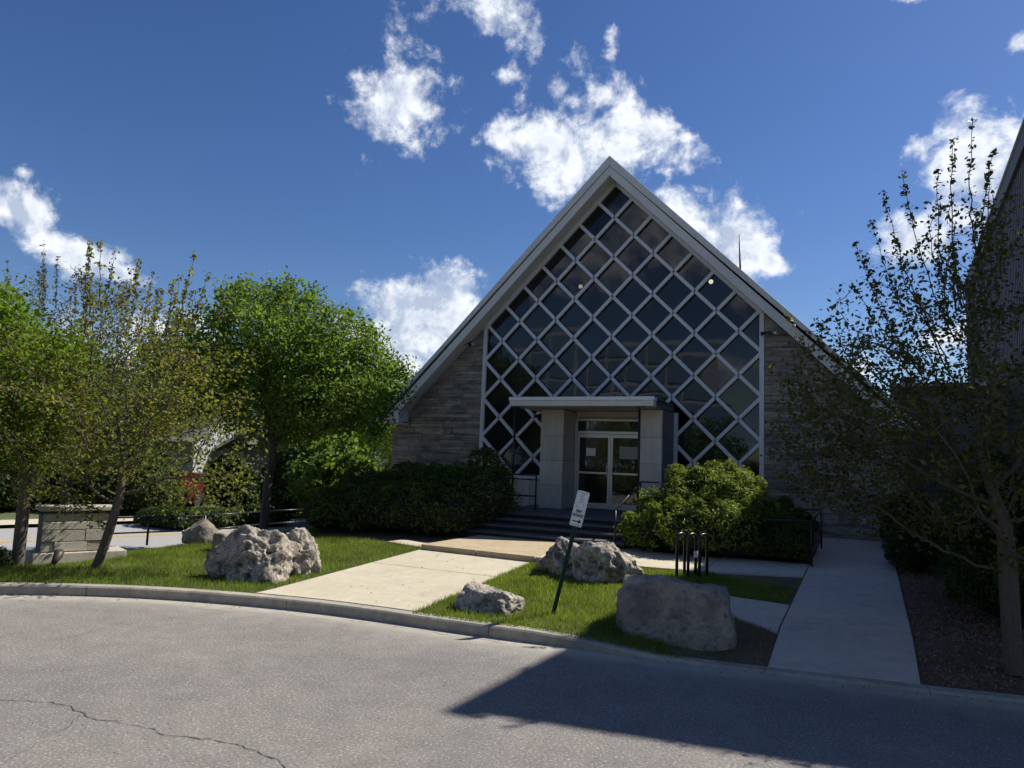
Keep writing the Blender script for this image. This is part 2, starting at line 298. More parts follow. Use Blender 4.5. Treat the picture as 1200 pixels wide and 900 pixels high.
def drape(poly, off, name, material, parent=None, thick=0, loc=None, grid=.8, **kw):
    """flat polygon laid on the ground surface gz + off, with an optional visible edge"""
    bm = bmesh.new(); vs = [bm.verts.new((p[0], p[1], 0)) for p in poly]; f = bm.faces.new(vs)
    if f.normal.z < 0: bmesh.ops.reverse_faces(bm, faces=[f])
    bmesh.ops.triangulate(bm, faces=bm.faces[:])
    xs = [p[0] for p in poly]; ys = [p[1] for p in poly]
    cuts = [((0, y, 0), (0, 1, 0)) for y in (-11, 1) if min(ys) < y < max(ys)]
    x = math.floor(min(xs)) + .0
    while x < min(max(xs), -4.6):
        if x > -9.6: cuts.append(((x, 0, 0), (1, 0, 0)))
        x += .5
    for co, no in cuts: bmesh.ops.bisect_plane(bm, geom=bm.verts[:] + bm.edges[:] + bm.faces[:], plane_co=co, plane_no=no)
    if thick:
        r = bmesh.ops.extrude_face_region(bm, geom=bm.faces[:])
        top = set(e for e in r['geom'] if isinstance(e, bmesh.types.BMVert))
    for v in bm.verts:
        t = off - (thick if thick and v not in top else 0); v.co.z = gz(v.co.x, v.co.y) + t
    bmesh.ops.recalc_face_normals(bm, faces=bm.faces)
    if not thick:
        for f in bm.faces:
            if f.normal.z < 0: f.normal_flip()
    o = (sum(xs) / len(xs), sum(ys) / len(ys), 0)
    bmesh.ops.translate(bm, verts=bm.verts, vec=(-o[0], -o[1], 0))
    me = bpy.data.meshes.new(name); bm.to_mesh(me); bm.free(); me.materials.append(material)
    return props(link(name, me, parent, o), **kw)

# ------------------------------------------------------------------ ground, road, walks
KERB = [(-14, -24), (-9.5, -18.6), (-6.6, -15.2), (-5.2, -13.75), (-4.1, -12.86), (-3.1, -12.22), (-2.15, -11.8), (-1.0, -11.47), (.27, -11.26), (2.17, -11.17), (3.09, -11.09), (4.31, -11.0), (5.4, -10.86), (6.73, -10.67), (7.48, -10.53), (9.5, -10.2), (14, -9.4), (24, -7.6), (40, -5)]
def smooth_line(P, n=4):
    out = []
    for i in range(len(P) - 1):
        p0 = P[max(i - 1, 0)]; p1 = P[i]; p2 = P[i + 1]; p3 = P[min(i + 2, len(P) - 1)]
        for k in range(n):
            t = k / n
            out.append(tuple(.5 * ((2 * b) + (-a + c) * t + (2 * a - 5 * b + 4 * c - d) * t * t + (-a + 3 * b - 3 * c + d) * t ** 3) for a, b, c, d in zip(p0, p1, p2, p3)))
    return out + [P[-1]]
KL = smooth_line(KERB)
def ky(x):
    for a, b in zip(KL, KL[1:]):
        if a[0] <= x <= b[0]: return a[1] + (b[1] - a[1]) * (x - a[0]) / (b[0] - a[0])
    return KL[-1][1]
def kerbtop(x):      # kerb runs out to a flush edge at the walkway
    return .13 - .105 * sm(2.6, 4.6, x) + .0 * x
g = G().add([(-900, -900, -.62), (900, -900, -.62), (900, 900, -.62), (-900, 900, -.62)], [(0, 1, 2, 3)])
g.build('ground', M['far'], kind='structure')
rp = [(-60, -30), *KL, (60, -5), (60, -70), (-60, -70)]
def flat(poly, z, name, material, **kw):
    gg = G().add([(p[0], p[1], z) for p in poly], [tuple(range(len(poly)))]); o = gg.build(name, material, origin=(0, 0, 0), **kw)
    bm = bmesh.new(); bm.from_mesh(o.data); bmesh.ops.triangulate(bm, faces=bm.faces); 
    for f in bm.faces:
        if f.normal.z < 0: f.normal_flip()
    bm.to_mesh(o.data); bm.free(); return o
def off_line(P, d):
    o = []
    for i, p in enumerate(P):
        a = P[max(i - 1, 0)]; b = P[min(i + 1, len(P) - 1)]; t = Vector((b[0] - a[0], b[1] - a[1])).normalized(); o.append((p[0] - t.y * d, p[1] + t.x * d))
    return o
road = flat(off_line(KL, -1.2) + [(60, -70), (-60, -70), (-60, -30)], 0, 'road', M['asphalt'], kind='structure')
def dust():
    m = M['asphalt'].copy(); m.name = 'dusty_asphalt'; n = m.node_tree.nodes; l = m.node_tree.links; b = n['Principled BSDF']; src = b.inputs['Base Color'].links[0].from_socket
    at = n.new('ShaderNodeAttribute'); at.attribute_name = 'dust'; t = n.new('ShaderNodeTexNoise'); t.inputs['Scale'].default_value = 4; g_ = n.new('ShaderNodeNewGeometry'); l.new(g_.outputs['Position'], t.inputs['Vector']); t.inputs['Detail'].default_value = 8
    ad = n.new('ShaderNodeMath'); ad.operation = 'MULTIPLY_ADD'; l.new(t.outputs['Fac'], ad.inputs[0]); ad.inputs[1].default_value = 1.2; ad.inputs[2].default_value = -.6
    ml_ = n.new('ShaderNodeMath'); ml_.operation = 'ADD'; ml_.use_clamp = True; l.new(at.outputs['Fac'], ml_.inputs[0]); l.new(ad.outputs[0], ml_.inputs[1])
    ml2 = n.new('ShaderNodeMath'); ml2.operation = 'MULTIPLY'; l.new(ml_.outputs[0], ml2.inputs[0]); l.new(at.outputs['Fac'], ml2.inputs[1])
    mx_ = n.new('ShaderNodeMix'); mx_.data_type = 'RGBA'; l.new(ml2.outputs[0], mx_.inputs[0]); l.new(src, mx_.inputs[6]); mx_.inputs[7].default_value = (.40, .365, .30, 1); l.new(mx_.outputs[2], b.inputs['Base Color'])
    OUT = [off_line(KL, -d) for d in (-.02, .18, .4, .8, 1.2)]; val = (1, .9, .5, .2, 0); k = len(KL)
    V = [(p[0], p[1], 0) for row in OUT for p in row]; F = [(a * k + b2, a * k + b2 + 1, (a + 1) * k + b2 + 1, (a + 1) * k + b2) for a in range(4) for b2 in range(k - 1)]
    me = fastmesh('road_edge', V, F, m); A = me.attributes.new('dust', 'FLOAT', 'POINT'); A.data.foreach_set('value', [v for v in val for _ in range(k)])
    props(link('road_edge', me), kind='structure')
def off_line(P, d):
    o = []
    for i, p in enumerate(P):
        a = P[max(i - 1, 0)]; b = P[min(i + 1, len(P) - 1)]; t = Vector((b[0] - a[0], b[1] - a[1])).normalized(); o.append((p[0] - t.y * d, p[1] + t.x * d))
    return o
dust()
def crack(pts, w, seed):
    r = random.Random(seed); P = []
    for (a, b) in zip(pts, pts[1:]):
        n = max(2, int(math.dist(a, b) / .045))
        for k in range(n): t = k / n; P.append((a[0] + (b[0] - a[0]) * t, a[1] + (b[1] - a[1]) * t))
    P.append(pts[-1]); ox = oy = 0; L1 = []; L2 = []
    for i, p in enumerate(P):
        ox = ox * .8 + r.uniform(-.022, .022); oy = oy * .8 + r.uniform(-.022, .022); ww = w * r.uniform(.25, 1.3)
        L1.append((p[0] + ox, p[1] + oy - ww / 2, .004)); L2.append((p[0] + ox * 1.1, p[1] + oy + ww / 2, .004))
    n = len(P); G().add(L1 + L2, [(i, i + 1, n + i + 1, n + i) for i in range(n - 1)]).build('crack', M['crack'], road, origin=(P[0][0], P[0][1], 0))
for c in CRACKS if 'CRACKS' in globals() else []: pass
CR_PTS = [([(-.6, -15.3), (.14, -15.2), (.51, -15.04), (1.06, -15.06), (1.43, -14.99), (1.8, -15.0), (2.16, -14.88), (2.49, -14.89), (2.81, -14.99), (2.95, -15.15)], .009, 1),
          ([(1.31, -15.85), (1.21, -15.64), (1.12, -15.42), (.9, -15.1)], .006, 2),
          ([(-1.06, -14.54), (-1.29, -13.93), (-1.49, -12.91), (-1.0, -12.1), (-.84, -11.7)], .006, 3),
          ([(-1.5, -12.0), (.56, -11.42), (1.76, -11.36), (2.62, -11.3)], .007, 4), ([(2.2, -13.6), (2.5, -12.9), (2.4, -12.2)], .004, 5)]
for pts, w, s_ in CR_PTS: crack(pts, w, s_)

# kerb stones
kerb = thing('kerb', (0, -11.3, 0), None, None, kind='structure')
acc = 0; seg = []; cur = [KL[0]]
def off_line(P, d):
    o = []
    for i, p in enumerate(P):
        a = P[max(i - 1, 0)]; b = P[min(i + 1, len(P) - 1)]; t = Vector((b[0] - a[0], b[1] - a[1])).normalized(); o.append((p[0] - t.y * d, p[1] + t.x * d))
    return o
fine = smooth_line(KERB, 10); NRM = off_line(fine, 1.0)
def kerb_piece(i0, i1):
    g = G(); rows = []
    for i in range(i0, i1 + 1):
        p = fine[i]; n = Vector((NRM[i][0] - p[0], NRM[i][1] - p[1])); h = kerbtop(p[0]); lift = sm(-4, -14, p[0]) * 0
        pr = [(-.004, -.03), (.0, h - .02), (.018, h), (.165, h + .002), (.17, -.03)]
        rows.append([(p[0] + n.x * a, p[1] + n.y * a, z) for a, z in pr])
    k = 5; v = [q for r in rows for q in r]
    f = [(a * k + b, a * k + b + 1, (a + 1) * k + b + 1, (a + 1) * k + b) for a in range(len(rows) - 1) for b in range(k - 1)]
    f += [tuple(range(k)), tuple(range((len(rows) - 1) * k, len(rows) * k))]
    g.add(v, f).build('kerb_stone', M['kerb'], kerb)
i0 = 0; dist = 0
joint_x = [-3.2, -.6, 2.27, 5.28, 6.67, 9.5]
for i in range(1, len(fine)):
    dist += math.dist(fine[i], fine[i - 1])
    crossed = any(fine[i - 1][0] < x <= fine[i][0] for x in joint_x)
    if crossed or dist > 3.2 and (fine[i][0] < -3.5 or fine[i][0] > 10) or i == len(fine) - 1:
        kerb_piece(i0, i); i0 = i; dist = 0
# split gaps
for o in kerb.children: o.scale = (.997, .997, 1)

BACK = off_line(KL, .172)
def backy(x):
    for a, b in zip(BACK, BACK[1:]):
        if a[0] <= x <= b[0]: return a[1] + (b[1] - a[1]) * (x - a[0]) / (b[0] - a[0])
def back_between(x0, x1): return [(x0, backy(x0))] + [p for p in BACK if x0 < p[0] < x1] + [(x1, backy(x1))]
# soil body under everything on the church side (drop near the flush kerb handled by offset sheets)
def gz_edge(x, y):   # ground dips to meet the low kerb on the right
    z = gz(x, y); return z
_gz = gz
def gz(x, y, _b=_gz):
    z = _b(x, y)
    if x > 2.0 and y < -9.0:
        yk = ky(x); d = y - yk; z = min(z, kerbtop(x) - .004 + max(0, d - .17) * .13) if d < 2.2 else z
        z = min(z, _b(x, y))
    if x < -3.5 and y < -11: z = _b(x, y)
    return z
def gridsheet(x0, x1, y0, y1, st, off, name, material, inside, **kw):
    xs = np.arange(x0, x1 + 1e-6, st); ys = np.arange(y0, y1 + 1e-6, st); idx = {}; V = []; F = []
    def vid(i, j):
        if (i, j) not in idx: idx[(i, j)] = len(V); V.append((xs[i], ys[j], gz(xs[i], ys[j]) + off))
        return idx[(i, j)]
    for i in range(len(xs) - 1):
        for j in range(len(ys) - 1):
            if inside((xs[i] + xs[i + 1]) / 2, (ys[j] + ys[j + 1]) / 2): F.append((vid(i, j), vid(i + 1, j), vid(i + 1, j + 1), vid(i, j + 1)))
    me = fastmesh(name, V, F, material, True); return props(link(name, me), **kw)
# earth under the slabs: fan strip from the kerb back line, then grid
def earth():
    V = []; F = []; rows = [0, .3, .7, 1.2, 1.8, 2.6, 3.5, 5, 7, 9, 12, 16, 24, 40]
    B = [p for p in BACK if -13 < p[0] < 24]
    for p in B:
        for r in rows:
            y = p[1] + r; V.append((p[0], y, gz(p[0], y) - .012 - .4 * sm(-7.7, -8.5, p[0])))
    k = len(rows)
    for a in range(len(B) - 1):
        for b in range(k - 1): F.append((a * k + b, (a + 1) * k + b, (a + 1) * k + b + 1, a * k + b + 1))
    props(link('earth', fastmesh('earth', V, F, M['soil'], True)), kind='structure')
earth()
def inpoly(x, y, P):
    c = False; j = len(P) - 1
    for i in range(len(P)):
        if (P[i][1] > y) != (P[j][1] > y) and x < (P[j][0] - P[i][0]) * (y - P[i][1]) / (P[j][1] - P[i][1]) + P[i][0]: c = not c
        j = i
    return c
# planes of the walks (world x,y)
APRON = back_between(-1.12, 1.23) + [(.9, -6.62), (-1.42, -6.9)]
PLAZA = [(-1.40, -6.86), (.98, -6.98), (3.75, -5.72), (5.28, -5.35), (5.28, -4.7), (1.95, -4.7), (1.95, -4.2), (-1.25, -4.2), (-1.25, -5.9)]
# left lawn, centre lawn, back strip
LAWN_L = back_between(-9.2, -1.17) + [(-1.46, -7.0), (-1.5, -6.55), (-4.5, -6.3), (-5.0, -5.0), (-5.9, -7.0), (-6.3, -9.6), (-8.0, -14.0)]
LAWN_C = back_between(1.27, 5.22) + [(5.16, -9.3), (4.5, -9.05), (2.9, -8.5), (2.95, -7.6), (4.5, -7.95), (5.2, -8.05), (5.22, -7.0), (3.7, -6.3), (1.1, -6.95), (.93, -6.75)]
LAWN_L2 = [p for p in off_line(KL, .08) if -9.2 < p[0] < -1.17] + [p for p in LAWN_L[len(back_between(-9.2, -1.17)) - 1:]]
drape(LAWN_L2, -.005, 'lawn', M['lawn'], kind='structure')
for nm, P in (('lawn', back_between(1.27, 5.22) + [(5.20, -9.62), (4.4, -9.3), (2.9, -8.7), (1.0, -7.6)]), ('lawn', [(1.0, -7.55), (2.9, -8.0), (5.2, -8.05), (5.24, -6.9), (3.75, -6.25), (1.0, -7.0)])):
    P2 = P
def lawn_sheet(P, st=.06, off=0, m='lawn'):
    xs = [p[0] for p in P]; ys = [p[1] for p in P]
    gridsheet(min(xs), max(xs), min(ys), max(ys) + st, st, off, 'lawn', M[m], lambda x, y: inpoly(x, y, P), kind='structure')
CENTRE = [p for p in off_line(smooth_line(KERB, 10), .07) if 1.2 < p[0] < 5.28] + [(5.25, -9.62), (4.7, -9.2), (3.98, -8.95), (3.98, -7.9), (1.0, -7.3), (.93, -6.7)]
STRIP = [(1.0, -7.32), (3.98, -7.92), (5.2, -8.1), (5.24, -6.85), (3.75, -6.28), (1.05, -6.95), (.93, -6.7)]
def bare(x, y): return ((x - 4.85) / .75) ** 2 + ((y + 10.15) / .85) ** 2 + noise.noise(Vector((x * 4, y * 4, 0))) * .5 < 1
gridsheet(.9, 5.3, -11.3, -6.6, .06, 0, 'lawn', M['lawn'], lambda x, y: inpoly(x, y, CENTRE) and not bare(x, y), kind='structure'); lawn_sheet(STRIP)
apron = thing('driveway_apron', (0, -9, .2), None, None, kind='structure')
def split_poly(P, ycut_a, ycut_b):
    return None
# two slabs with a joint
A1 = clip(clip(APRON, 0, 1, -8.53), 0, 1, 99); A2 = clip(APRON, 0, -1, 8.51)
drape(A1, .012, 'slab', M['walk'], apron, thick=.1); drape(A2, .012, 'slab', M['walk'], apron, thick=.1)
plaza = thing('raised_walk', (1, -5.6, .3), None, None, kind='structure')
def slab(poly, z0, z1, mt, parent, bev=.012, nm='slab', zf=None):
    g = G(); n = len(poly); zf = zf or (lambda x, y: z1)
    v = [(p[0], p[1], z0) for p in poly] + [(p[0], p[1], zf(*p)) for p in poly]
    g.add(v, [tuple(range(n - 1, -1, -1)), tuple(range(n, 2 * n))] + [(i, (i + 1) % n, (i + 1) % n + n, i + n) for i in range(n)])
    return g.build(nm, mt, parent, bevel=bev)
def pz(x, y): return .385 + .012 * (y + 6.8) - max(0, x - 1.2) * .022
PZ = [(-1.40, -6.86), (.98, -6.98), (.98, -4.2), (-1.3, -4.2), (-1.3, -5.9)]
PZ1 = [(-1.42, -6.86), (-.2, -6.92), (-.2, -4.2), (-1.3, -4.2)]; PZ2 = [(-.188, -6.92), (1.0, -6.98), (1.0, -4.2), (-.188, -4.2)]
for P in (PZ1, PZ2): slab(P, .1, 0, M['agg'], plaza, zf=pz)
slab([(-2.5, -6.45), (-1.45, -6.7), (-1.36, -6.3), (-2.4, -6.0)], .1, 0, M['walk'], plaza, .005, zf=lambda x, y: gz(x, y) + .025)
slab([(1.012, -6.96), (2.35, -6.62), (2.35, -4.2), (1.012, -4.2)], .1, 0, M['walk'], plaza, .006, zf=lambda x, y: pz(x, y) - .01)
slab([(2.362, -6.61), (3.75, -6.24), (3.75, -4.6), (2.362, -4.6)], .1, 0, M['walk'], plaza, .006, zf=lambda x, y: max(pz(x, y) - .02, gz(x, y) + .02))
slab([(3.762, -6.23), (5.27, -5.75), (5.27, -4.4), (3.762, -4.4)], .1, 0, M['walk2'], plaza, .006, zf=lambda x, y: gz(x, y) + .02)
walk = thing('walkway', (6, -6, .2), None, None, kind='structure')
ycuts = [-99, -9.02, -7.22, -5.25, -3.5, -1.7, .1]
WALK = back_between(5.29, 6.66) + [(6.68, .03), (5.29, .03)]
def fdr(P, off, nm, mt, par, thick, st=.25):
    """draped slab as fine grid top with skirt so that it follows the dip at the kerb"""
    bm = bmesh.new(); f = bm.faces.new([bm.verts.new((p[0], p[1], 0)) for p in P]); 
    ys = [p[1] for p in P]; y = min(ys) + st
    while y < max(ys): bmesh.ops.bisect_plane(bm, geom=bm.verts[:] + bm.edges[:] + bm.faces[:], plane_co=(0, y, 0), plane_no=(0, 1, 0)); y += st
    r = bmesh.ops.extrude_face_region(bm, geom=bm.faces[:]); top = set(e for e in r['geom'] if isinstance(e, bmesh.types.BMVert))
    cx = sum(p[0] for p in P) / len(P); cy = sum(ys) / len(ys)
    for v in bm.verts: v.co.z = gz(v.co.x, v.co.y) + off - (0 if v in top else thick); v.co.x -= cx; v.co.y -= cy
    bmesh.ops.recalc_face_normals(bm, faces=bm.faces); me = bpy.data.meshes.new(nm); bm.to_mesh(me); bm.free(); me.materials.append(mt)
    return link(nm, me, par, (cx, cy, 0))
for a, b in zip(ycuts, ycuts[1:]):
    P = clip(clip(WALK, 0, -1, -(a + .009)), 0, 1, b - .009)
    fdr(P, .012, 'slab', M['walk2'], walk, .1)
cross = thing('cross_path', (4.5, -8.6, .2), None, None, kind='structure')
fdr([(4.0, -8.98), (4.7, -9.22), (5.27, -9.65), (5.27, -8.13), (4.4, -7.98), (4.0, -7.96)], .01, 'slab', M['walk2'], cross, .08)
BED = back_between(6.70, 12.5) + [(12.5, 6), (6.70, 6)]
# ------------------------------------------------------------------ grass blades
def pts_in(P, n, avoid=()):
    xs = np.array([p[0] for p in P]); ys = np.array([p[1] for p in P]); X = rng.uniform(xs.min(), xs.max(), n); Y = rng.uniform(ys.min(), ys.max(), n)
    c = np.zeros(n, bool); j = len(P) - 1
    for i in range(len(P)):
        yi, yj, xi, xj = ys[i], ys[j], xs[i], xs[j]
        with np.errstate(divide='ignore', invalid='ignore'): t = ((yi > Y) != (yj > Y)) & (X < (xj - xi) * (Y - yi) / (yj - yi) + xi)
        c ^= t; j = i
    return X[c], Y[c]
def blades(P, dens, h0, h1, name='grass', label='short green grass growing on the lawn', keep=None, m='grass', wd=.0032):
    xs = [p[0] for p in P]; ys = [p[1] for p in P]; n = int(dens * (max(xs) - min(xs)) * (max(ys) - min(ys)))
    X, Y = pts_in(P, n)
    if keep is not None: k = keep(X, Y); X, Y = X[k], Y[k]
    n = len(X); Z = np.array([gz(a, b) for a, b in zip(X, Y)])
    pn = np.array([noise.noise(Vector((a * 1.3, b * 1.3, 0))) + .5 * noise.noise(Vector((a * 5, b * 5, 3))) for a, b in zip(X, Y)])
    H = rng.uniform(h0, h1, n) * (1 + .5 * pn); an = rng.uniform(0, 2 * np.pi, n); ln = rng.normal(0, .45, n) * H; la = rng.uniform(0, 2 * np.pi, n)
    w = wd * rng.uniform(.7, 1.4, n); V = np.zeros((n, 3, 3)); dx, dy = np.cos(an) * w, np.sin(an) * w
    V[:, 0] = np.c_[X - dx, Y - dy, Z - .005]; V[:, 1] = np.c_[X + dx, Y + dy, Z - .005]; V[:, 2] = np.c_[X + np.cos(la) * ln, Y + np.sin(la) * ln, Z + H]
    me = fastmesh(name, V.reshape(-1, 3), np.arange(3 * n).reshape(-1, 3), M[m]); props(link(name, me), label, 'grass', None, 'stuff')
blades(LAWN_L, 2600, .035, .075, label='green grass around the big boulder and the left trees')
blades(CENTRE, 4200, .035, .075, label='green grass around the leaning sign and small boulder', keep=lambda X, Y: np.array([(not bare(a, b)) or rng.random() < .1 for a, b in zip(X, Y)]))
blades(STRIP, 4200, .03, .065, label='narrow strip of grass behind the bike rack')

# ------------------------------------------------------------------ church
U = .56; ZN = 8.8876; HX = 7.07; RK = 9.93        # lattice unit, first node, half width, wall rake constant
church = thing('church', (0, 0, .4), 'limestone church with steep white gable and diamond lattice glass front', 'church')
wall = G()
wall.prism([(-HX, .1), (-7 * U - .06, .1), (-7 * U - .06, RK - 7 * U - .06), (-HX, RK - HX)], .03, .35)
wall.prism([(HX, .1), (7 * U + .06, .1), (7 * U + .06, RK - 7 * U - .06), (HX, RK - HX)], .03, .35)
wall.box(-7 * U - .06, 7 * U + .06, .03, .35, .1, ZN - 13 * U - .09)
wall.box(-HX, -HX + .3, .35, 24, .1, 3.2); wall.box(HX - .3, HX, .35, 24, .1, 3.2); wall.prism([(-HX, .1), (HX, .1), (HX, RK - HX), (0, RK), (-HX, RK - HX)], 24, 24.3)
WALLO = wall.build('wall', M['mortar'], church)
def stones(x0, x1, z0, z1, mt, parent, side, seed, hs=(.07, .09, .12, .15, .2, .25), ls=(.35, 1.3), rake=True, y=.03, xf=None):
    r = random.Random(seed); z = z0; n = 0
    while z < z1:
        h = r.choice(hs); x = x0 - r.uniform(0, .4)
        while x < x1:
            w = r.uniform(*ls) * (1.0 if h < .2 else .8)
            subs = [(z, z + h)]
            if h >= .2 and r.random() < .35: subs = [(z, z + h * .5), (z + h * .5, z + h)]
            for za, zb in subs:
                a, b = max(x, x0), min(x + w, x1)
                if b - a < .06: continue
                P = [(a + .004, za + .004), (b - .004, za + .004), (b - .004, zb - .004), (a + .004, zb - .004)]
                if rake: P = clip(P, side, 1, RK - .01)
                if len(P) < 3: continue
                d = r.uniform(.006, .03); cx = sum(p[0] for p in P) / len(P); cz = sum(p[1] for p in P) / len(P)
                k = len(P); I = [(p[0] + (cx - p[0]) * min(.5, .006 / max(abs(p[0] - cx), .01)), p[1] + (cz - p[1]) * min(.5, .006 / max(abs(p[1] - cz), .01))) for p in P]
                v = [(p[0], y, p[1]) for p in P] + [(p[0], y - d + .004, p[1]) for p in P] + [(p[0], y - d - r.uniform(0, .008), p[1]) for p in I]
                f = [(i, (i + 1) % k, (i + 1) % k + k, i + k) for i in range(k)] + [(i + k, (i + 1) % k + k, (i + 1) % k + 2 * k, i + 2 * k) for i in range(k)] + [tuple(range(2 * k, 3 * k))]
                if xf: v = [xf(q) for q in v]
                G().add(v, f).build('stone', mt, parent); n += 1
            x += w
        z += h
    return n
ns = stones(-HX, -7 * U - .06, .15, 7, M['stone'], WALLO, -1, 3) + stones(7 * U + .06, HX, .15, 7, M['stone'], WALLO, 1, 4)
# smooth panels below the sill
SILL = ZN - 13 * U
for a, b in ((-3.98, -3.2), (-3.19, -2.3), (-2.29, -1.5), (1.75, 2.5), (2.51, 3.25), (3.26, 3.98)):
    G().box(a, b, -.0, .028, .3, SILL - .09).build('wall_panel', M['panel'], WALLO, bevel=.004)
# roof
RO = 10.455; roof = G()
for s in (-1, 1):
    P = [(0, RO), (s * 7.27, RO - 7.27), (s * 7.27, RO - 7.27 - .1), (0, RO - .13)]
    roof.prism(P, -.48, 24.4)
ROOF = roof.build('roof', M['roofm'], church)
for s in (-1, 1):
    G().prism([(0, RO + .012), (s * 7.30, RO + .012 - 7.30), (s * 7.30, RO - 7.30 - .10), (0, RO - .26)], -.56, -.482).build('fascia', M['fascia'], ROOF, bevel=.006)
    G().prism([(0, RO - .265), (s * 7.17, RO - 7.30 - .10 + .0), (s * 6.50, RO - 7.30 - .1), (s * 6.50, RO - 7.04), (0, RO - .54)], -.52, -.3).build('fascia', M['fascia'], ROOF, bevel=.006)
    G().prism([(0, RO - .30), (s * 7.05, RO - 7.34), (s * 6.52, RO - 7.34), (s * 6.52, RO - 7.02), (0, RO - .50)], -.295, .33).build('soffit', M['fascia'], ROOF)
    G().box(min(s * 6.5, s * 7.2), max(s * 6.5, s * 7.2), -.3, 24, RO - 7.42, RO - 7.38).build('soffit', M['fascia'], ROOF)
# lattice
win = thing('window', (0, 0, SILL), None, None); win.parent = church; win.location = Vector((0, 0, SILL)) - WL[church]; WL[win] = Vector((0, 0, SILL))
BX0, BX1, BZ = -1.49, 1.74, 3.44          # entrance box
def region_clip(P, e=0):
    P = clip(P, 1, 0, 7 * U - e); P = clip(P, -1, 0, 7 * U - e); P = clip(P, 0, -1, -(SILL + e)); P = clip(P, 1, 1, ZN + 1.8 * U - e); P = clip(P, -1, 1, ZN + 1.8 * U - e); return P
def nd(i, j): return ((j - i) * U, ZN - (i + j) * U)
for i in range(-3, 13):
    for j in range(-3, 13):
        P = region_clip([nd(i, j), nd(i + 1, j), nd(i + 1, j + 1), nd(i, j + 1)], .01)
        if len(P) < 3: continue
        ar = abs(sum(P[k][0] * P[(k + 1) % len(P)][1] - P[(k + 1) % len(P)][0] * P[k][1] for k in range(len(P)))) / 2
        cx = sum(p[0] for p in P) / len(P); cz = sum(p[1] for p in P) / len(P)
        if ar < .01 or (BX0 < cx < BX1 and cz < BZ - .1): continue
        tilt = random.uniform(-.02, .02); tilt2 = random.uniform(-.02, .02)
        k = len(P); v = [(p[0], .10 + (p[0] - cx) * tilt + (p[1] - cz) * tilt2, p[1]) for p in P]
        o = G().add(v + [(a, b + .008, c) for a, b, c in v], [tuple(range(k)), tuple(range(2 * k - 1, k - 1, -1))] + [(q, (q + 1) % k, (q + 1) % k + k, q + k) for q in range(k)]).build('pane', M['glass'], win)
def seg_region(p, q):
    t0, t1 = 0, 1; d = (q[0] - p[0], q[1] - p[1])
    for a, b, c in ((1, 0, 7 * U), (-1, 0, 7 * U), (0, -1, -SILL), (1, 1, ZN + 1.8 * U), (-1, 1, ZN + 1.8 * U)):
        den = a * d[0] + b * d[1]; num = c - a * p[0] - b * p[1]
        if abs(den) < 1e-9:
            if num < 0: return []
        elif den > 0: t1 = min(t1, num / den)
        else: t0 = max(t0, num / den)
    if t1 - t0 < 1e-3: return []
    # remove entrance box
    s0, s1 = 0, 1
    for a, b, c in ((1, 0, BX1), (-1, 0, -BX0), (0, 1, BZ)):
        den = a * d[0] + b * d[1]; num = c - a * p[0] - b * p[1]
        if den > 0: s1 = min(s1, num / den)
        elif den < 0: s0 = max(s0, num / den)
    L_ = []
    if s1 <= s0 or s0 >= t1 or s1 <= t0: L_ = [(t0, t1)]
    else:
        if s0 > t0: L_.append((t0, s0))
        if s1 < t1: L_.append((s1, t1))
    return [((p[0] + d[0] * a, p[1] + d[1] * a), (p[0] + d[0] * b, p[1] + d[1] * b)) for a, b in L_ if b - a > .002]
BW = .077
for fam in (0, 1):
    for k in range(-3, 14):
        a, b = (nd(k, -20), nd(k, 20)) if fam == 0 else (nd(-20, k), nd(20, k))
        for p, q in seg_region(a, b):
            if math.dist(p, q) < .12: continue
            yc = .03 if fam == 0 else .034
            G().obox((p[0], yc, p[1]), (q[0], yc, q[1]), .10, BW, up=(0, 1, 0)).build('mullion', M['frame'], win, bevel=.022)
fr = G()
for a, b in (((-7 * U, SILL), (-7 * U, ZN + 1.8 * U - 7 * U)), ((7 * U, SILL), (7 * U, ZN + 1.8 * U - 7 * U)), ((-7 * U, ZN + 1.8 * U - 7 * U), (0, ZN + 1.8 * U)), ((0, ZN + 1.8 * U), (7 * U, ZN + 1.8 * U - 7 * U)), ((-7 * U, SILL), (BX0, SILL)), ((BX1, SILL), (7 * U, SILL)), ((BX1 + .05, SILL), (BX1 + .05, BZ))):
    wd = .10 if a[0] != b[0] or abs(a[0]) < 3 else .09
    G().obox((a[0], .036, a[1]), (b[0], .036, b[1]), .118, wd, up=(0, 1, 0)).build('window_frame', M['frame'], win, bevel=.012)
nodes = G()
for i in range(0, 12):
    for j in range(0, 12):
        x, z = nd(i, j)
        if abs(x) > 6.5 * U or z < SILL + .1 or (BX0 < x < BX1 and z < BZ): continue
        nodes.obox((x - .035, -.027, z), (x + .035, -.027, z), .008, .014, up=(0, 1, 0)); nodes.box(x - .006, x + .006, -.034, -.02, z - .07, z + .07)
nodes.build('bar_clip', M['dark'], win, kind='stuff')
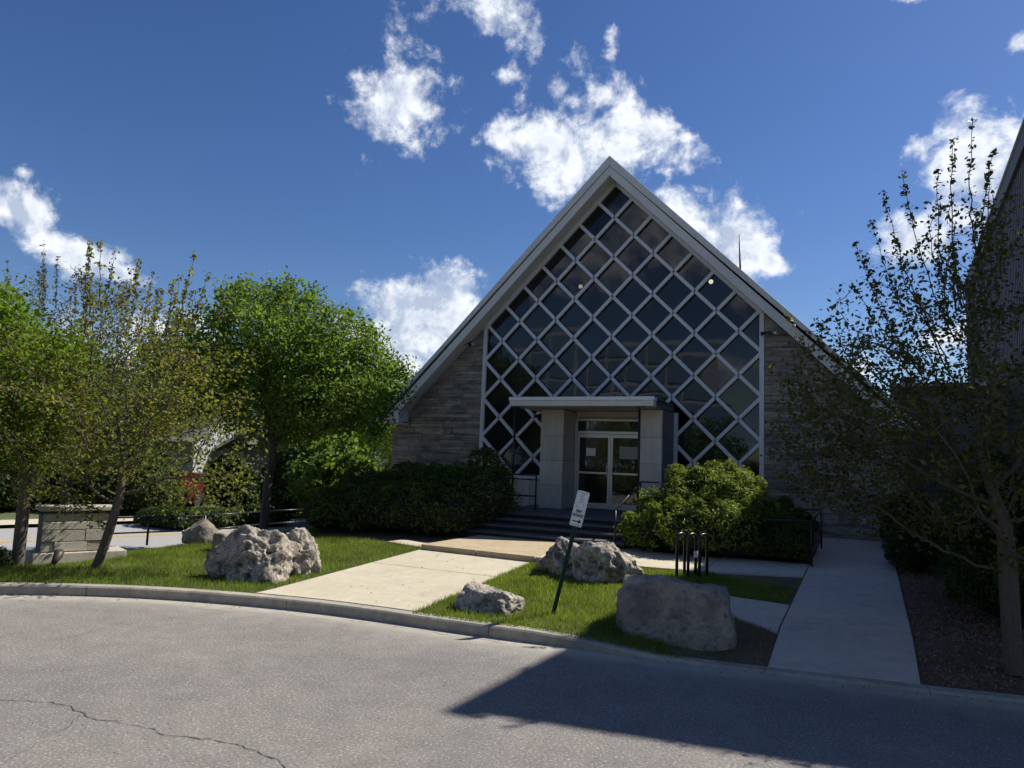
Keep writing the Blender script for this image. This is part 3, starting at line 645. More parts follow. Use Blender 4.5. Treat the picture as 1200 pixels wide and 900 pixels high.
# interior
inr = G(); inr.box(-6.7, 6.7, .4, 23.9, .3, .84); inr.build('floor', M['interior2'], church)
G().prism([(-6.6, .85), (6.6, .85), (6.6, 3.5), (0, 9.8), (-6.6, 3.5)], 12.0, 12.2).build('inner_wall', M['interior'], church)
G().box(-4.5, 5, 4.0, 12, 4.55, 4.7).build('gallery_floor', M['interior2'], church)
bc = G(); bc.box(-4.5, 5, 3.95, 3.99, 4.4, 5.3); bc.build('gallery_front', M['interior'], church)
for x, y, z in ((-1.9, 2.5, 7.66), (2.28, 2.00, 7.38)):
    me = bpy.data.meshes.new('ceiling_globe'); bm = bmesh.new(); bmesh.ops.create_uvsphere(bm, u_segments=16, v_segments=10, radius=.065); bm.to_mesh(me); bm.free(); me.materials.append(M['globe']); link('ceiling_globe', me, church, (x, y, z))
# entrance box
ent = thing('entrance', (0, -.6, .85), None, None); ent.parent = church; ent.location = Vector((0, -.6, .85)) - WL[church]; WL[ent] = Vector((0, -.6, .85))
PF = .85
hts = [PF, PF + .71, PF + 1.31, PF + 1.92, 3.42]
hts = [PF, PF + .60, PF + 1.24, PF + 1.88, 3.42]
for x0, x1 in ((-1.49, -.85), (1.18, 1.74)):
    for a, b in zip(hts, hts[1:]): G().box(x0, x1, -1.2, -.02, a + .003, b - .003).build('stone_panel', M['panel'], ent, bevel=.006)
    G().box(x0 + .01, x1 - .01, -1.19, -.03, PF, 3.44).build('pier_core', M['mortar'], ent)
G().box(1.741, 1.752, -1.15, .0, PF, 3.4).build('side_panel', mat('blue_grey_panel', (.17, .17, .18), .5, .05, 2), ent)
G().box(-.85, 1.18, -.25, .3, 3.22, 3.44).build('lintel', M['panel'], ent)
DX0, DX1, DY = -.83, 1.16, -.35
def frm(x0, x1, z0, z1, y0, y1, name='door_frame', par=ent, m='alum'): return G().box(x0, x1, y0, y1, z0, z1).build(name, M[m], par, bevel=.003)
frm(DX0, DX0 + .06, PF, 3.24, DY - .05, DY + .05); frm(DX1 - .06, DX1, PF, 3.24, DY - .05, DY + .05)
frm(DX0 + .06, DX1 - .06, 3.18, 3.24, DY - .048, DY + .05); frm(DX0 + .06, DX1 - .06, 2.84, 2.91, DY - .048, DY + .05)
G().box(DX0 + .06, DX1 - .06, DY, DY + .01, 2.91, 3.18).build('pane', M['doorglass'], ent)
mid = (DX0 + DX1) / 2
for s, (a, b) in ((-1, (DX0 + .065, mid - .005)), (1, (mid + .005, DX1 - .065))):
    dr = G()
    for q in ((a, a + .06, PF + .02, 2.83), (b - .06, b, PF + .02, 2.83), (a + .06, b - .06, PF + .02, PF + .17), (a + .06, b - .06, 2.74, 2.83), (a + .06, b - .06, PF + .93, PF + .98)):
        dr.box(q[0], q[1], DY - .022, DY + .022, q[2], q[3])
    D = dr.build('door', M['alum'], ent)
    D.name = 'door'
    G().box(a + .06, b - .06, DY - .004, DY + .004, PF + .17, PF + .93).build('pane', M['doorglass'], ent)
    G().box(a + .06, b - .06, DY - .004, DY + .004, PF + .98, 2.74).build('pane', M['doorglass'], ent)
    hx = mid - s * -.075
    G().tube([(hx, DY - .02, PF + .86), (hx, DY - .075, PF + .86), (hx, DY - .085, PF + .96), (hx, DY - .085, PF + 1.04), (hx, DY - .075, PF + 1.14), (hx, DY - .02, PF + 1.14)], .011, 8).build('handle', M['alum'], ent)
G().box(DX0 + .32, DX0 + .58, DY - .012, DY - .006, PF + 1.40, PF + 1.61).build('notice', M['paper'], ent)
G().box(mid + .25, mid + .74, DY - .012, DY - .006, PF + 1.35, PF + 1.67).build('notice', mat('faded_notice', (.3, .33, .3), .7, .2, 12), ent)
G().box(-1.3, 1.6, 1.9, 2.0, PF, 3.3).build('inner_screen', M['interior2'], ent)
# canopy
can = thing('canopy', (0, -1.2, 3.4), None, None); can.parent = church; can.location = Vector((0, -1.2, 3.4)) - WL[church]; WL[can] = Vector((0, -1.2, 3.4))
CX0, CX1, CY = -2.0, 1.76, -2.1
G().box(CX0 + .03, CX1 - .03, CY + .03, -.04, 3.445, 3.47).build('soffit', M['panel'], can)
G().box(CX0 + .035, CX1 - .035, CY + .04, -.04, 3.472, 3.60).build('roof_deck', M['roofm'], can)
G().box(CX0, CX1, CY, CY + .03, 3.44, 3.575).build('fascia', M['fascia'], can, bevel=.003); G().box(CX0, CX0 + .028, CY + .032, -.04, 3.44, 3.575).build('fascia', M['fascia'], can)
G().box(CX1 - .028, CX1, CY + .25, -.04, 3.44, 3.575).build('fascia', mat('grey_side', (.12, .12, .135), .6), can); G().box(CX1 - .028, CX1, CY + .032, CY + .248, 3.44, 3.575).build('fascia', M['white'], can)
G().box(CX0 - .02, CX1 + .02, CY - .02, CY + .06, 3.58, 3.665).build('gravel_stop', M['white'], can, bevel=.004)
G().box(CX0 - .02, CX0 + .05, CY + .062, -.04, 3.58, 3.665).build('gravel_stop', M['white'], can); G().box(CX1 - .05, CX1 + .02, CY + .062, CY + .25, 3.58, 3.665).build('gravel_stop', M['white'], can)
G().box(CX1 - .05, CX1 + .012, CY + .252, -.04, 3.58, 3.64).build('gravel_stop', M['dark'], can)
for x in (-1.88, 1.40):
    G().tube([(x, -2.0, PF), (x, -2.0, 3.36)], .03, 8).build('post', M['dark'], can, smooth=True)
    G().box(x - .09, x + .09, -2.09, -1.91, 3.41, 3.438).build('post_cap', M['dark'], can); G().tube([(x, -2.0, 3.36), (x, -2.0, 3.412)], .022, 8).build('post_neck', M['dark'], can)
def floodlight(p, par):
    f = thing('floodlight', p, None, None); f.parent = par; f.location = Vector(p) - WL[par]; 
    x, y, z = p
    b = G().box(x - .05, x + .05, y - .03, y + .02, z - .05, z + .05); b.tube([(x, y - .02, z), (x, y - .09, z - .01)], .035, 8); b.build('junction_box', M['dark'], f)
    for s in (-1, 1): G().tube([(x + s * .04, y - .06, z), (x + s * .1, y - .12, z - .02), (x + s * .19, y - .17, z - .05)], [.015, .03, .055], 10).build('lamp_head', M['alum'] if s > 0 else M['dark'], f, smooth=True)
floodlight((-4.40, -.01, 5.49), church); floodlight((4.12, -.01, 5.45), church); floodlight((-1.56, -.9, 3.30), church)
# porch and steps
ST = thing('front_steps', (.3, -3.8, .4), None, None); ST.parent = church; ST.location = Vector((.3, -3.8, .4)) - WL[church]; WL[ST] = Vector((.3, -3.8, .4))
G().box(-2.1, 1.95, -3.45, 0, .1, PF - .05).build('porch_base', M['stepf'], ST); G().box(-2.1, 1.97, -3.48, 0, PF - .048, PF).build('porch_slab', M['step'], ST, bevel=.006)
NS = 4
for k in range(1, 4):
    zt = PF - k * .115; yf = -3.48 - k * .42
    G().box(-2.1, 1.92, yf + .03, -3.46, zt - .16, zt - .045).build('riser', M['stepf'], ST); G().box(-2.1, 1.93, yf, yf + .42, zt - .042, zt).build('tread', M['step'], ST, bevel=.006)
# railings of the steps
def rail(paths, name, label, cat='railing', r=.02, base=None, group=None):
    P0 = base or paths[0][1][0]; T = thing(name, P0, label, cat, group)
    for nm, pts in paths: G().tube(pts, r if nm != 'baluster' else r * .7, 8).build(nm, M['dark'], T, smooth=True)
    return T
rail([('post', [(-1.2, -2.05, PF), (-1.2, -2.05, PF + .85)]), ('top_rail', [(-1.2, -2.05, PF + .85), (-1.88, -2.07, PF + .85)]), ('middle_rail', [(-1.2, -2.05, PF + .33), (-1.88, -2.07, PF + .33)]), ('post', [(-1.2, -2.05, PF), (-1.2, -2.05, PF + .01)])],
     'porch_railing', 'short black rail panel on porch left of the doors', base=(-1.5, -2.05, PF))
rail([('top_rail', [(-1.88, -2.1, PF + .85), (-1.88, -3.4, PF + .75), (-1.9, -5.0, .42 + .62)]), ('middle_rail', [(-1.88, -3.4, PF + .3), (-1.9, -5.0, .42 + .2)]), ('post', [(-1.9, -5.0, .35), (-1.9, -5.0, .42 + .62)]), ('post', [(-1.88, -3.4, PF), (-1.88, -3.4, PF + .75)])],
     'step_railing', 'black handrail sloping down the left edge of the steps into the dark hedge', base=(-1.9, -3.5, .6))
rail([('top_rail', [(1.72, -1.35, PF + .80), (1.62, -2.5, PF + .82), (1.62, -2.6, PF + .80), (1.80, -4.95, .42 + .72)]), ('post', [(1.80, -4.95, .35), (1.80, -4.95, .42 + .72)]), ('post', [(1.62, -2.55, PF), (1.62, -2.55, PF + .81)]), ('middle_rail', [(1.80, -4.95, .42 + .42), (2.5, -4.9, .42 + .42)]), ('middle_rail', [(1.72, -1.35, PF + .4), (1.62, -2.55, PF + .4)])],
     'step_railing', 'black handrail sloping down the right edge of the steps beside the lit bush', base=(1.7, -3.5, .6))
# guard rail beside the ramp
z0 = gz(5.33, -4.6)
rail([('post', [(5.33, -4.62, z0), (5.33, -4.62, z0 + .80)]), ('post', [(5.36, -2.0, gz(5, -2)), (5.36, -2.0, gz(5, -2) + .80)]), ('top_rail', [(5.36, -2.0, gz(5, -2) + .8), (5.33, -4.62, z0 + .80)]), ('middle_rail', [(5.36, -2.0, gz(5, -2) + .4), (5.33, -4.62, z0 + .40)]),
      ('top_rail', [(5.33, -4.62, z0 + .80), (3.6, -4.55, z0 + .74)]), ('middle_rail', [(5.33, -4.62, z0 + .4), (3.6, -4.55, z0 + .36)]), ('top_rail', [(5.36, -2.0, gz(5, -2) + .8), (4.3, -2.0, gz(5, -2) + .8)])], 'guard_railing', 'low black guard rail around the bush corner by the shaded walkway', base=(5.33, -3.5, z0), r=.018)

# spire behind
sp = thing('steeple', (2.4, 10, .4), 'thin rust coloured spire rising behind the right roof slope', 'spire')
G().tube([(1.90, 10, 8.0), (1.90, 10, 9.6), (1.84, 10, 11.27)], [.07, .05, .012], 6).build('spire', mat('rust', (.11, .07, .055), .8), sp)
G().box(1.7, 2.1, 9.8, 10.2, .4, 8.05).build('base', M['brickw'], sp)

# annex building behind right
an = thing('annex', (8.5, 10, .4), 'low grey block building with chimney between church and metal hall', 'building')
AW = G().box(7.1, 13, 8.0, 16, .3, 4.95).build('wall', M['mortar'], an)
for q in range(21):
    for w in range(5):
        xa = 7.1 + w * .62 + (q % 2) * .31
        G().box(xa, xa + .61, 7.975, 8.0, .4 + q * .2, .59 + q * .2).build('block', M['brickw'], AW)
G().box(7.05, 13, 7.9, 16.1, 4.955, 5.06).build('roof', M['fascia'], an); G().box(7.35, 7.75, 8.6, 9.1, 5.07, 5.35).build('chimney', M['brickw'], an)
# metal hall on the right
hall = thing('metal_hall', (12, 5, .2), 'tall dark ribbed metal hall rising behind the right tree', 'building')
HC = Vector((9.82, -5.75, 0)); dN = Vector((math.sin(rad(1.76)), math.cos(rad(1.76)), 0)); dE = Vector((math.cos(rad(8)), math.sin(rad(8)), 0)); HH = 11.0; LN = 27.0
def hp(a, b, z): p = HC + dN * a + dE * b; return (p.x, p.y, z)
G().add([hp(0, 0, .1), hp(LN, 0, .1), hp(LN, 25, .1), hp(0, 25, .1), hp(0, 0, HH), hp(LN, 0, HH), hp(LN, 25, HH), hp(0, 25, HH)], [(0, 1, 2, 3), (4, 5, 6, 7), (0, 1, 5, 4), (1, 2, 6, 5), (2, 3, 7, 6), (3, 0, 4, 7)]).build('wall', M['siding'], hall)
rb = G()
for k in range(int(LN / .3)):
    a = .1 + k * .3; rb.obox(hp(a, -.02, 2.2), hp(a, -.02, HH - .5), .05, .07, up=tuple(dN))
rb.build('rib', M['siding'], hall, kind='stuff')
G().obox(hp(-.05, -.05, HH - .2), hp(LN + .05, -.05, HH - .2), .16, .5, up=(0, 0, 1)).build('fascia', M['sidingd'], hall)
G().obox(hp(-.05, -.05, HH + .07), hp(LN + .05, -.05, HH + .07), .26, .05, up=(0, 0, 1)).build('coping', M['alum'], hall)

# ------------------------------------------------------------------ foliage helpers
def leaf_mesh(name, P, size, material, up=.5, aspect=.6, nrm=None, jitter=.6):
    n = len(P); P = np.asarray(P)
    nv = rng.normal(size=(n, 3)); nv[:, 2] = np.abs(nv[:, 2]) * (1 + up)
    if nrm is not None: nv = nv * jitter + nrm
    nv /= np.linalg.norm(nv, axis=1)[:, None] + 1e-9
    t = np.cross(nv, rng.normal(size=(n, 3))); t /= np.linalg.norm(t, axis=1)[:, None] + 1e-9; b = np.cross(nv, t)
    s = (size * rng.uniform(.6, 1.35, n))[:, None]
    V = np.stack([P - t * s, P - b * s * aspect + nv * s * .12, P + t * s, P + b * s * aspect + nv * s * .12], 1).reshape(-1, 3)
    return fastmesh(name, V, np.arange(4 * n).reshape(-1, 4), material)
def colonize(trunk, att, step=.16, kill=.22, infl=1.3, iters=90, grav=.08):
    nodes = [np.array(p, float) for p in trunk]; par = [-1] + list(range(len(trunk) - 1)); N_ = np.array(nodes)
    att = np.array(att); D = np.full(len(att), 1e9); I = np.zeros(len(att), int)
    def upd(start):
        nonlocal D, I
        New = np.array(nodes[start:]); d = np.linalg.norm(att[:, None] - New[None], axis=2); k = d.argmin(1); m = d[np.arange(len(att)), k]
        b = m < D; D[b] = m[b]; I[b] = k[b] + start
    upd(0)
    for it in range(iters):
        if len(att) == 0: break
        act = D < (infl if it > 3 else 9)
        if not act.any(): act = D < D.min() + .5
        start = len(nodes); dirs = {}
        vec = att[act] - np.array(nodes)[I[act]]; vec /= np.linalg.norm(vec, axis=1)[:, None] + 1e-9
        idx = I[act]; uq, inv = np.unique(idx, return_inverse=True); acc = np.zeros((len(uq), 3)); np.add.at(acc, inv, vec)
        for q, v in zip(uq, acc):
            v = v / (np.linalg.norm(v) + 1e-9) + rng.normal(0, .18, 3); v[2] += grav
            v /= np.linalg.norm(v); nodes.append(nodes[q] + v * step); par.append(int(q))
        upd(start); keep = D > kill; att = att[keep]; D = D[keep]; I = I[keep]
    return np.array(nodes), np.array(par)
def tree_wood(nodes, par, r0, tip=.004, expo=2.2):
    n = len(nodes); a = np.zeros(n); ch = [[] for _ in range(n)]
    for i in range(n - 1, 0, -1): ch[par[i]].append(i)
    for i in range(n - 1, -1, -1):
        a[i] = max(tip ** expo, sum(a[c] for c in ch[i]))
    r = a ** (1 / expo); r *= 1.0
    k = r0 / r[0]; r = np.maximum(r * (1 + (k - 1) * np.clip((r - tip) / (r[0] - tip), 0, 1)), tip)
    g = G(); stack = [0]
    while stack:
        s = stack.pop(); chain = [s] if par[s] < 0 else [par[s], s]; c = s
        while ch[c]:
            o = sorted(ch[c], key=lambda q: -a[q]); stack += o[1:]; c = o[0]; chain.append(c)
        rr = [r[q] for q in chain]; 
        if par[s] >= 0: rr[0] = min(r[chain[0]], rr[1] * 1.25)
        if len(chain) > 1: g.tube([nodes[q] for q in chain], rr, 10 if rr[0] > .06 else (5 if rr[0] > .015 else 4), cap=False)
    return g, r, ch
def gbuild_fast(g, name, material, parent, origin, smooth=True):
    V = np.array(g.v) - np.array(origin); F = np.array([f for f in g.f if len(f) == 4]); me = fastmesh(name, V, F, material, smooth); return link(name, me, parent, origin)
def ell(n, c, r, pw=.45):
    d = rng.normal(size=(n, 3)); d /= np.linalg.norm(d, axis=1)[:, None]; return np.array(c) + d * (rng.random(n) ** pw)[:, None] * np.array(r)
def clumps(n, c, r, k, cr, pw=.5, flat_=.55):
    C_ = ell(k, c, r, pw); i = rng.integers(0, k, n); return C_[i] + rng.normal(size=(n, 3)) * np.array([cr, cr, cr * flat_])
def tree(name, base, label, trunk, att, r0, leafm, nleaf, lsize, barkm='bark', spread=.12, rmax=.02, shoots=(), group=None, cluster=0, **kw):
    base = tuple(base); T = thing(name, base, label, 'tree', group)
    nodes, par = colonize(trunk, att, **kw)
    g, r, ch = tree_wood(nodes, par, r0)
    pts = nodes[(r < rmax)]
    LP = []
    if len(pts):
        k = rng.integers(0, len(pts), nleaf); LP.append(pts[k] + rng.normal(0, spread, (nleaf, 3)))
    for pl in shoots:
        pl = np.array(pl, float); t = np.linspace(0, 1, 14); pp = (1 - t)[:, None] ** 2 * pl[0] + 2 * ((1 - t) * t)[:, None] * pl[1] + (t ** 2)[:, None] * pl[2]
        pp[1:-1] += rng.normal(0, .012, (12, 3)); g.tube(pp, list(np.linspace(.011, .003, 14)), 4, cap=False)
        m = int(np.linalg.norm(pl[2] - pl[0]) / .065); ts = rng.uniform(.12, 1, m); cp = (1 - ts)[:, None] ** 2 * pl[0] + 2 * ((1 - ts) * ts)[:, None] * pl[1] + (ts ** 2)[:, None] * pl[2]
        LP.append(np.repeat(cp, 4, 0) + rng.normal(0, .022, (4 * m, 3))); LP.append(np.repeat(pl[2:], 8, 0) + rng.normal(0, .025, (8, 3)))
    gbuild_fast(g, 'trunk', M[barkm], T, base)
    LP = np.concatenate(LP)
    me = leaf_mesh('crown', LP - np.array(base), lsize, M[leafm]); link('crown', me, T, base)
    return T
def cam_dir(px, py):
    v = ((px - 600) / 850, (py - 450) / 850, 1.0)
    return Vector([sum(CR[r][c] * v[r] for r in range(3)) for c in range(3)])
def at_depth(px, py, dep): return CAM + cam_dir(px, py) * dep        # point at a given depth along the view axis

# ------------------------------------------------------------------ trees
# crabapple by the kerb
b1 = (-4.41, -11.35, .1)
ax = Vector((.9, .435, 0))
c1 = Vector(b1) + ax * .15
a1 = np.concatenate([clumps(1300, c1 + Vector((0, 0, 2.7)), (1.85, 1.85, 1.5), 60, .2), ell(200, c1 + ax * 1.0 + Vector((0, 0, 1.9)), (1.2, 1.0, .8)), ell(150, c1 - ax * .8 + Vector((0, 0, 1.9)), (1.2, 1.0, .8)), ell(80, c1 + Vector((0, 0, 4.1)), (.7, .7, .5)), ell(150, c1 + ax * 1.55 + Vector((0, 0, 1.25)), (.8, .6, .4)), ell(90, c1 - ax * .9 + Vector((0, 0, 1.2)), (.7, .6, .35))])
tr1 = [Vector(b1) + ax * (.30 * t ** .8) + Vector((0, 0, 1.2 * t)) for t in np.linspace(0, 1, 8)]
def shoots_up(c, n, rr, z0, z1, l0, l1, out=.25):
    S_ = []
    for k in range(n):
        a = random.uniform(0, 2 * math.pi); q = rr * math.sqrt(random.random()); p = Vector(c) + Vector((math.cos(a) * q, math.sin(a) * q, random.uniform(z0, z1))); l = random.uniform(l0, l1)
        o = Vector((math.cos(a), math.sin(a), 0)) * out * q / rr; S_.append((p, p + o * l * .6 + Vector((0, 0, l * .4)), p + o * l + Vector((random.uniform(-.08, .08), 0, l))))
    return S_
tree('crabapple_tree', b1, 'slender crabapple with sparse olive leaves leaning beside the kerb on the left lawn', tr1, a1, .068, 'crab', 12500, .033, 'bark', .11, .02, shoots_up(c1, 16, 1.3, 3.4, 3.9, .5, 1.1))
# big green tree behind the boulder
b2 = (-7.25, -5.0, gz(-7.25, -5.0) - .05); c2 = Vector(b2) - ax * .15
a2 = np.concatenate([clumps(2400, c2 + Vector((0, 0, 4.45)), (2.9, 2.4, 1.9), 80, .32), ell(700, c2 + ax * .3 + Vector((0, 0, 4.4)), (3.1, 2.4, 2.0), .3), clumps(700, c2 + ax * 1.9 + Vector((0, 0, 3.7)), (1.7, 1.5, 1.1), 24, .26), clumps(450, c2 - ax * 1.5 + Vector((0, 0, 3.6)), (1.2, 1.2, 1.0), 16, .25), ell(120, c2 + Vector((0, 0, 6.1)), (1.3, 1.3, .55))])
tr2 = [Vector(b2) + ax * (.05 * t) + Vector((0, 0, 1.75 * t)) for t in np.linspace(0, 1, 9)]
tree('shade_tree', b2, 'broad bright green shade tree standing behind the large pitted boulder', tr2, a2, .105, 'maple', 56000, .052, 'bark', .13, .016, step=.18, kill=.24, infl=1.6)
# far-left tree
b3 = (-5.74, -11.70, .10); c3 = Vector(b3) - ax * 1.1
a3 = np.concatenate([ell(900, c3 + Vector((0, 0, 2.95)), (2.0, 1.8, 1.6)), ell(200, c3 + ax * .7 + Vector((0, 0, 2.1)), (1.0, 1.0, .7))])
tr3 = [Vector(b3) + Vector((-.02 * t, 0, 1.6 * t)) for t in np.linspace(0, 1, 8)]
tree('leafy_tree', b3, 'bright green leafy tree with thick brown trunk at left end of the stone wall', tr3, a3, .09, 'bright', 26000, .045, 'bark2', .13, .022, step=.2, kill=.3, infl=1.6)
# half bare tree behind the crabapple
b4 = (-9.2, -8.8, -.4); c4 = Vector(b4)
a4 = ell(900, c4 + Vector((0, 0, 4.1)), (2.4, 2.2, 2.3))
tree('budding_tree', b4, 'thin grey half bare tree behind the crabapple', [c4 + Vector((0, 0, 1.8 * t)) for t in np.linspace(0, 1, 8)], a4, .1, 'budleaf', 9000, .035, 'bark', .1, .015, shoots_up(c4, 26, 2.0, 4.9, 5.6, .6, 1.2), step=.2, kill=.3, infl=1.6)
# trees behind
def far_tree(px, dep, h, w, label, leafm='darkleaf', n=9000, ls=.1, zc=.6, gnd=-.5, name='background_tree'):
    p = at_depth(px, 540, dep); b = Vector((p.x, p.y, gnd)); 
    att = ell(420, b + Vector((0, 0, h * zc)), (w, w, h * (1 - zc) * .95), .4)
    tree(name, b, label, [b + Vector((0, 0, h * .22 * t)) for t in np.linspace(0, 1, 5)], att, .16, leafm, n, ls, 'bark', w * .11, .05, group='trees behind the street', step=.45, kill=.65, infl=3.2, iters=40)
far_tree(440, 30, 6.6, 2.6, 'bright green tree peeking past the left corner of the church', 'bright', 14000, .07)
far_tree(370, 38, 6.4, 3.0, 'dark tree filling the gap between the shade tree and the church corner', 'maple', 14000, .09)
far_tree(20, 30, 8.0, 3.8, 'dark tree beyond the street at the far left edge', 'darkleaf')
far_tree(110, 36, 8.0, 4.2, 'dark tree beyond the street behind the crabapple', 'darkleaf')
far_tree(200, 40, 9.0, 4.0, 'green tree behind the red car', 'maple')
far_tree(250, 50, 10.0, 5.0, 'tall dark tree behind the grey house', 'darkleaf')
far_tree(330, 52, 10.5, 5.0, 'tall green tree behind the house gable', 'maple')
far_tree(455, 44, 8.5, 4.0, 'green tree behind the church corner far away', 'maple')
far_tree(-60, 42, 9.5, 5, 'far green tree beyond the left frame edge', 'maple')
far_tree(395, 26, 3.2, 1.6, 'low pale leaved tree beside the long left hedge', 'maple', zc=.5)
# right crabapple
b6 = (7.52, -9.8, gz(7.5, -9.8)); c6 = Vector(b6)
a6 = np.concatenate([ell(1500, c6 + Vector((.2, .2, 2.8)), (2.4, 2.3, 1.9)), ell(520, c6 - ax * 1.4 + Vector((.3, 1.0, 2.3)), (1.5, 1.6, 1.1)), ell(160, c6 + Vector((-.1, 0, 4.7)), (.7, .7, .6))])
def in_hall_shade(p, mgn=0): return (p[0] - .615 * p[2] > 3.30 + mgn) and (p[1] - .70 * p[2] > -13.25 + mgn)
a6 = np.array([p for p in a6 if in_hall_shade(p, .08)])
tr6 = [c6 + Vector((-.03 * t, .02 * t, 1.5 * t)) for t in np.linspace(0, 1, 9)]
sh6 = []
for (p0, p1) in (((1150, 330), (1140, 140)), ((1128, 360), (1117, 165)), ((1120, 400), (1057, 205)), ((1110, 420), (1035, 228)), ((1095, 430), (1022, 262)), ((1080, 440), (1003, 285)), ((1115, 380), (1100, 200)), ((1090, 440), (1000, 335)), ((1070, 450), (960, 380)), ((1060, 470), (958, 400)), ((1080, 440), (1015, 300)), ((1170, 350), (1160, 190)), ((1000, 470), (925, 372)), ((1010, 500), (905, 430)), ((1175, 330), (1182, 230)), ((1150, 340), (1164, 180))):
    dep = (9.6 if p1[0] < 1030 else 8.8) + random.uniform(-.3, .3); A = at_depth(*p0, dep); B_ = at_depth(*p1, dep + random.uniform(-.4, .4)); mdl = (A + B_) / 2; mdl += Vector((-.12, -.05, -.14)); sh6.append((A, mdl, B_))
sh6 += [q for q in shoots_up(c6, 40, 2.0, 3.4, 4.2, .5, 1.1) if in_hall_shade(q[2])][:14]
tree('crabapple_tree', b6, 'shaded crabapple with dark small leaves and pale trunk in the mulch at right', tr6, a6, .088, 'rightleaf', 24000, .030, 'bark2', .085, .014, sh6, kill=.2)

# ------------------------------------------------------------------ shrubs
def shrub(name, label, cat, blobs, n, size, leafm, corem='core', group=None, topm=None, aspect=.28, up=.2, lump=.12, conic=False, rough=.03, sub_=0):
    main = list(blobs)
    for (c_, r_) in main:
        for q in range(sub_):
            a_ = random.uniform(0, 6.28); e_ = random.uniform(.1, 1.3); dd = Vector((math.cos(a_) * math.cos(e_), math.sin(a_) * math.cos(e_), math.sin(e_))); f_ = random.uniform(.16, .34); m_ = min(r_)
            blobs = blobs + [((c_[0] + dd.x * r_[0] * .9, c_[1] + dd.y * r_[1] * .9, c_[2] + dd.z * r_[2] * .92), (m_ * f_ + .06, m_ * f_ + .06, m_ * f_ * 1.1 + .05))]
    bx = np.array([b[0] for b in main]); base = (float(bx[:, 0].mean()), float(bx[:, 1].mean()), float(gz(bx[:, 0].mean(), bx[:, 1].mean())))
    T = thing(name, base, label, cat, group); C_ = np.array([b[0] for b in blobs]); R_ = np.array([b[1] for b in blobs])
    A = (R_[:, 0] * R_[:, 1] + R_[:, 0] * R_[:, 2]) ** .9; A = A / A.sum(); k = rng.choice(len(blobs), n, p=A)
    d = rng.normal(size=(n, 3)); d /= np.linalg.norm(d, axis=1)[:, None]; d[:, 2] = np.where(d[:, 2] < -.6, -d[:, 2], d[:, 2])
    P = C_[k] + d * R_[k]
    nz = np.array([noise.fractal(Vector(p) * 3.2, 1, 2, 3) for p in P]); sc = .93 + lump * nz * 1.6 + rng.uniform(-rough * 2.2, rough, n); P = C_[k] + d * R_[k] * sc[:, None]
    ok = np.ones(n, bool)
    for q in range(len(blobs)):
        e = (((P - C_[q]) / R_[q]) ** 2).sum(1); ok &= ~((e < .72) & (k != q))
    gzv = np.array([gz(p[0], p[1]) for p in P]); ok &= P[:, 2] > gzv + .02
    P = P[ok]; d = d[ok]
    link('foliage', leaf_mesh('foliage', P - np.array(base), size, M[leafm], up, aspect, d, .75), T, base)
    if topm:
        pass
    g = bmesh.new()  # dark blobs added inside the foliage to block light
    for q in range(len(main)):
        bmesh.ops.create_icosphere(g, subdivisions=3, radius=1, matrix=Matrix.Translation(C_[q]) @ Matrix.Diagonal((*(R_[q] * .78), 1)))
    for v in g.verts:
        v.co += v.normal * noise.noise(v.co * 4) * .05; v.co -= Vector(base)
    me = bpy.data.meshes.new('light_block_core'); g.to_mesh(me); g.free(); me.materials.append(M[corem]); link('light_block_core', me, T, base)
    return T
def B(x, y, rx, ry, h, z=None):
    zz = gz(x, y); return ((x, y, zz + h * .48), (rx, ry, h * .55))
# long dark hedge on the left
hb = []
for k in range(12):
    t = k / 11; x = -4.75 + t * 3.1; yf = -6.35 + t * .95
    hb.append(B(x, yf + .75, .62, .8, .75 + .3 * math.sin(t * 2.6) + random.uniform(-.06, .08)))
    hb.append(B(x - .1, yf + 1.7, .7, .9, 1.05 + .3 * t + random.uniform(-.08, .1)))
for k in range(9):
    t = k / 8; x = -5.3 + t * 3.2; hb.append(B(x, -3.6 + t * .6, .75, 1.0, 1.2 + .35 * t + random.uniform(-.1, .12)))
hb = [q for q in hb if not (q[0][0] > -1.75)]
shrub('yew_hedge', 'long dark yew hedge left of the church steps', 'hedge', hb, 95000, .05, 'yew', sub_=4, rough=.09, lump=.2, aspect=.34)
# lit bush right of steps
rb_ = [B(2.75, -3.9, .8, .7, 1.25), B(3.25, -3.5, .85, .8, 1.55), B(3.8, -3.4, .7, .8, 1.5), B(2.35, -4.5, .5, .55, .8), B(3.1, -4.6, .75, .55, 1.0), B(3.9, -4.5, .75, .5, .95), B(3.4, -3.0, .6, .6, 1.6), B(2.2, -4.2, .35, .5, .7), B(4.2, -3.8, .5, .6, 1.15)]
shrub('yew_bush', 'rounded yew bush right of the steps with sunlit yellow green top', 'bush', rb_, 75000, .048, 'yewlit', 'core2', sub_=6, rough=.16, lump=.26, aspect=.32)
db = [B(4.75, -3.9, .55, .7, .85), B(4.6, -3.2, .6, .7, 1.0), B(4.9, -4.3, .38, .35, .62), B(4.3, -4.35, .6, .45, .75), B(4.9, -3.0, .4, .7, .9)]
shrub('yew_bush', 'low dark clipped bush inside the black guard rail by the walkway', 'bush', db, 30000, .042, 'yew', sub_=3, rough=.07)
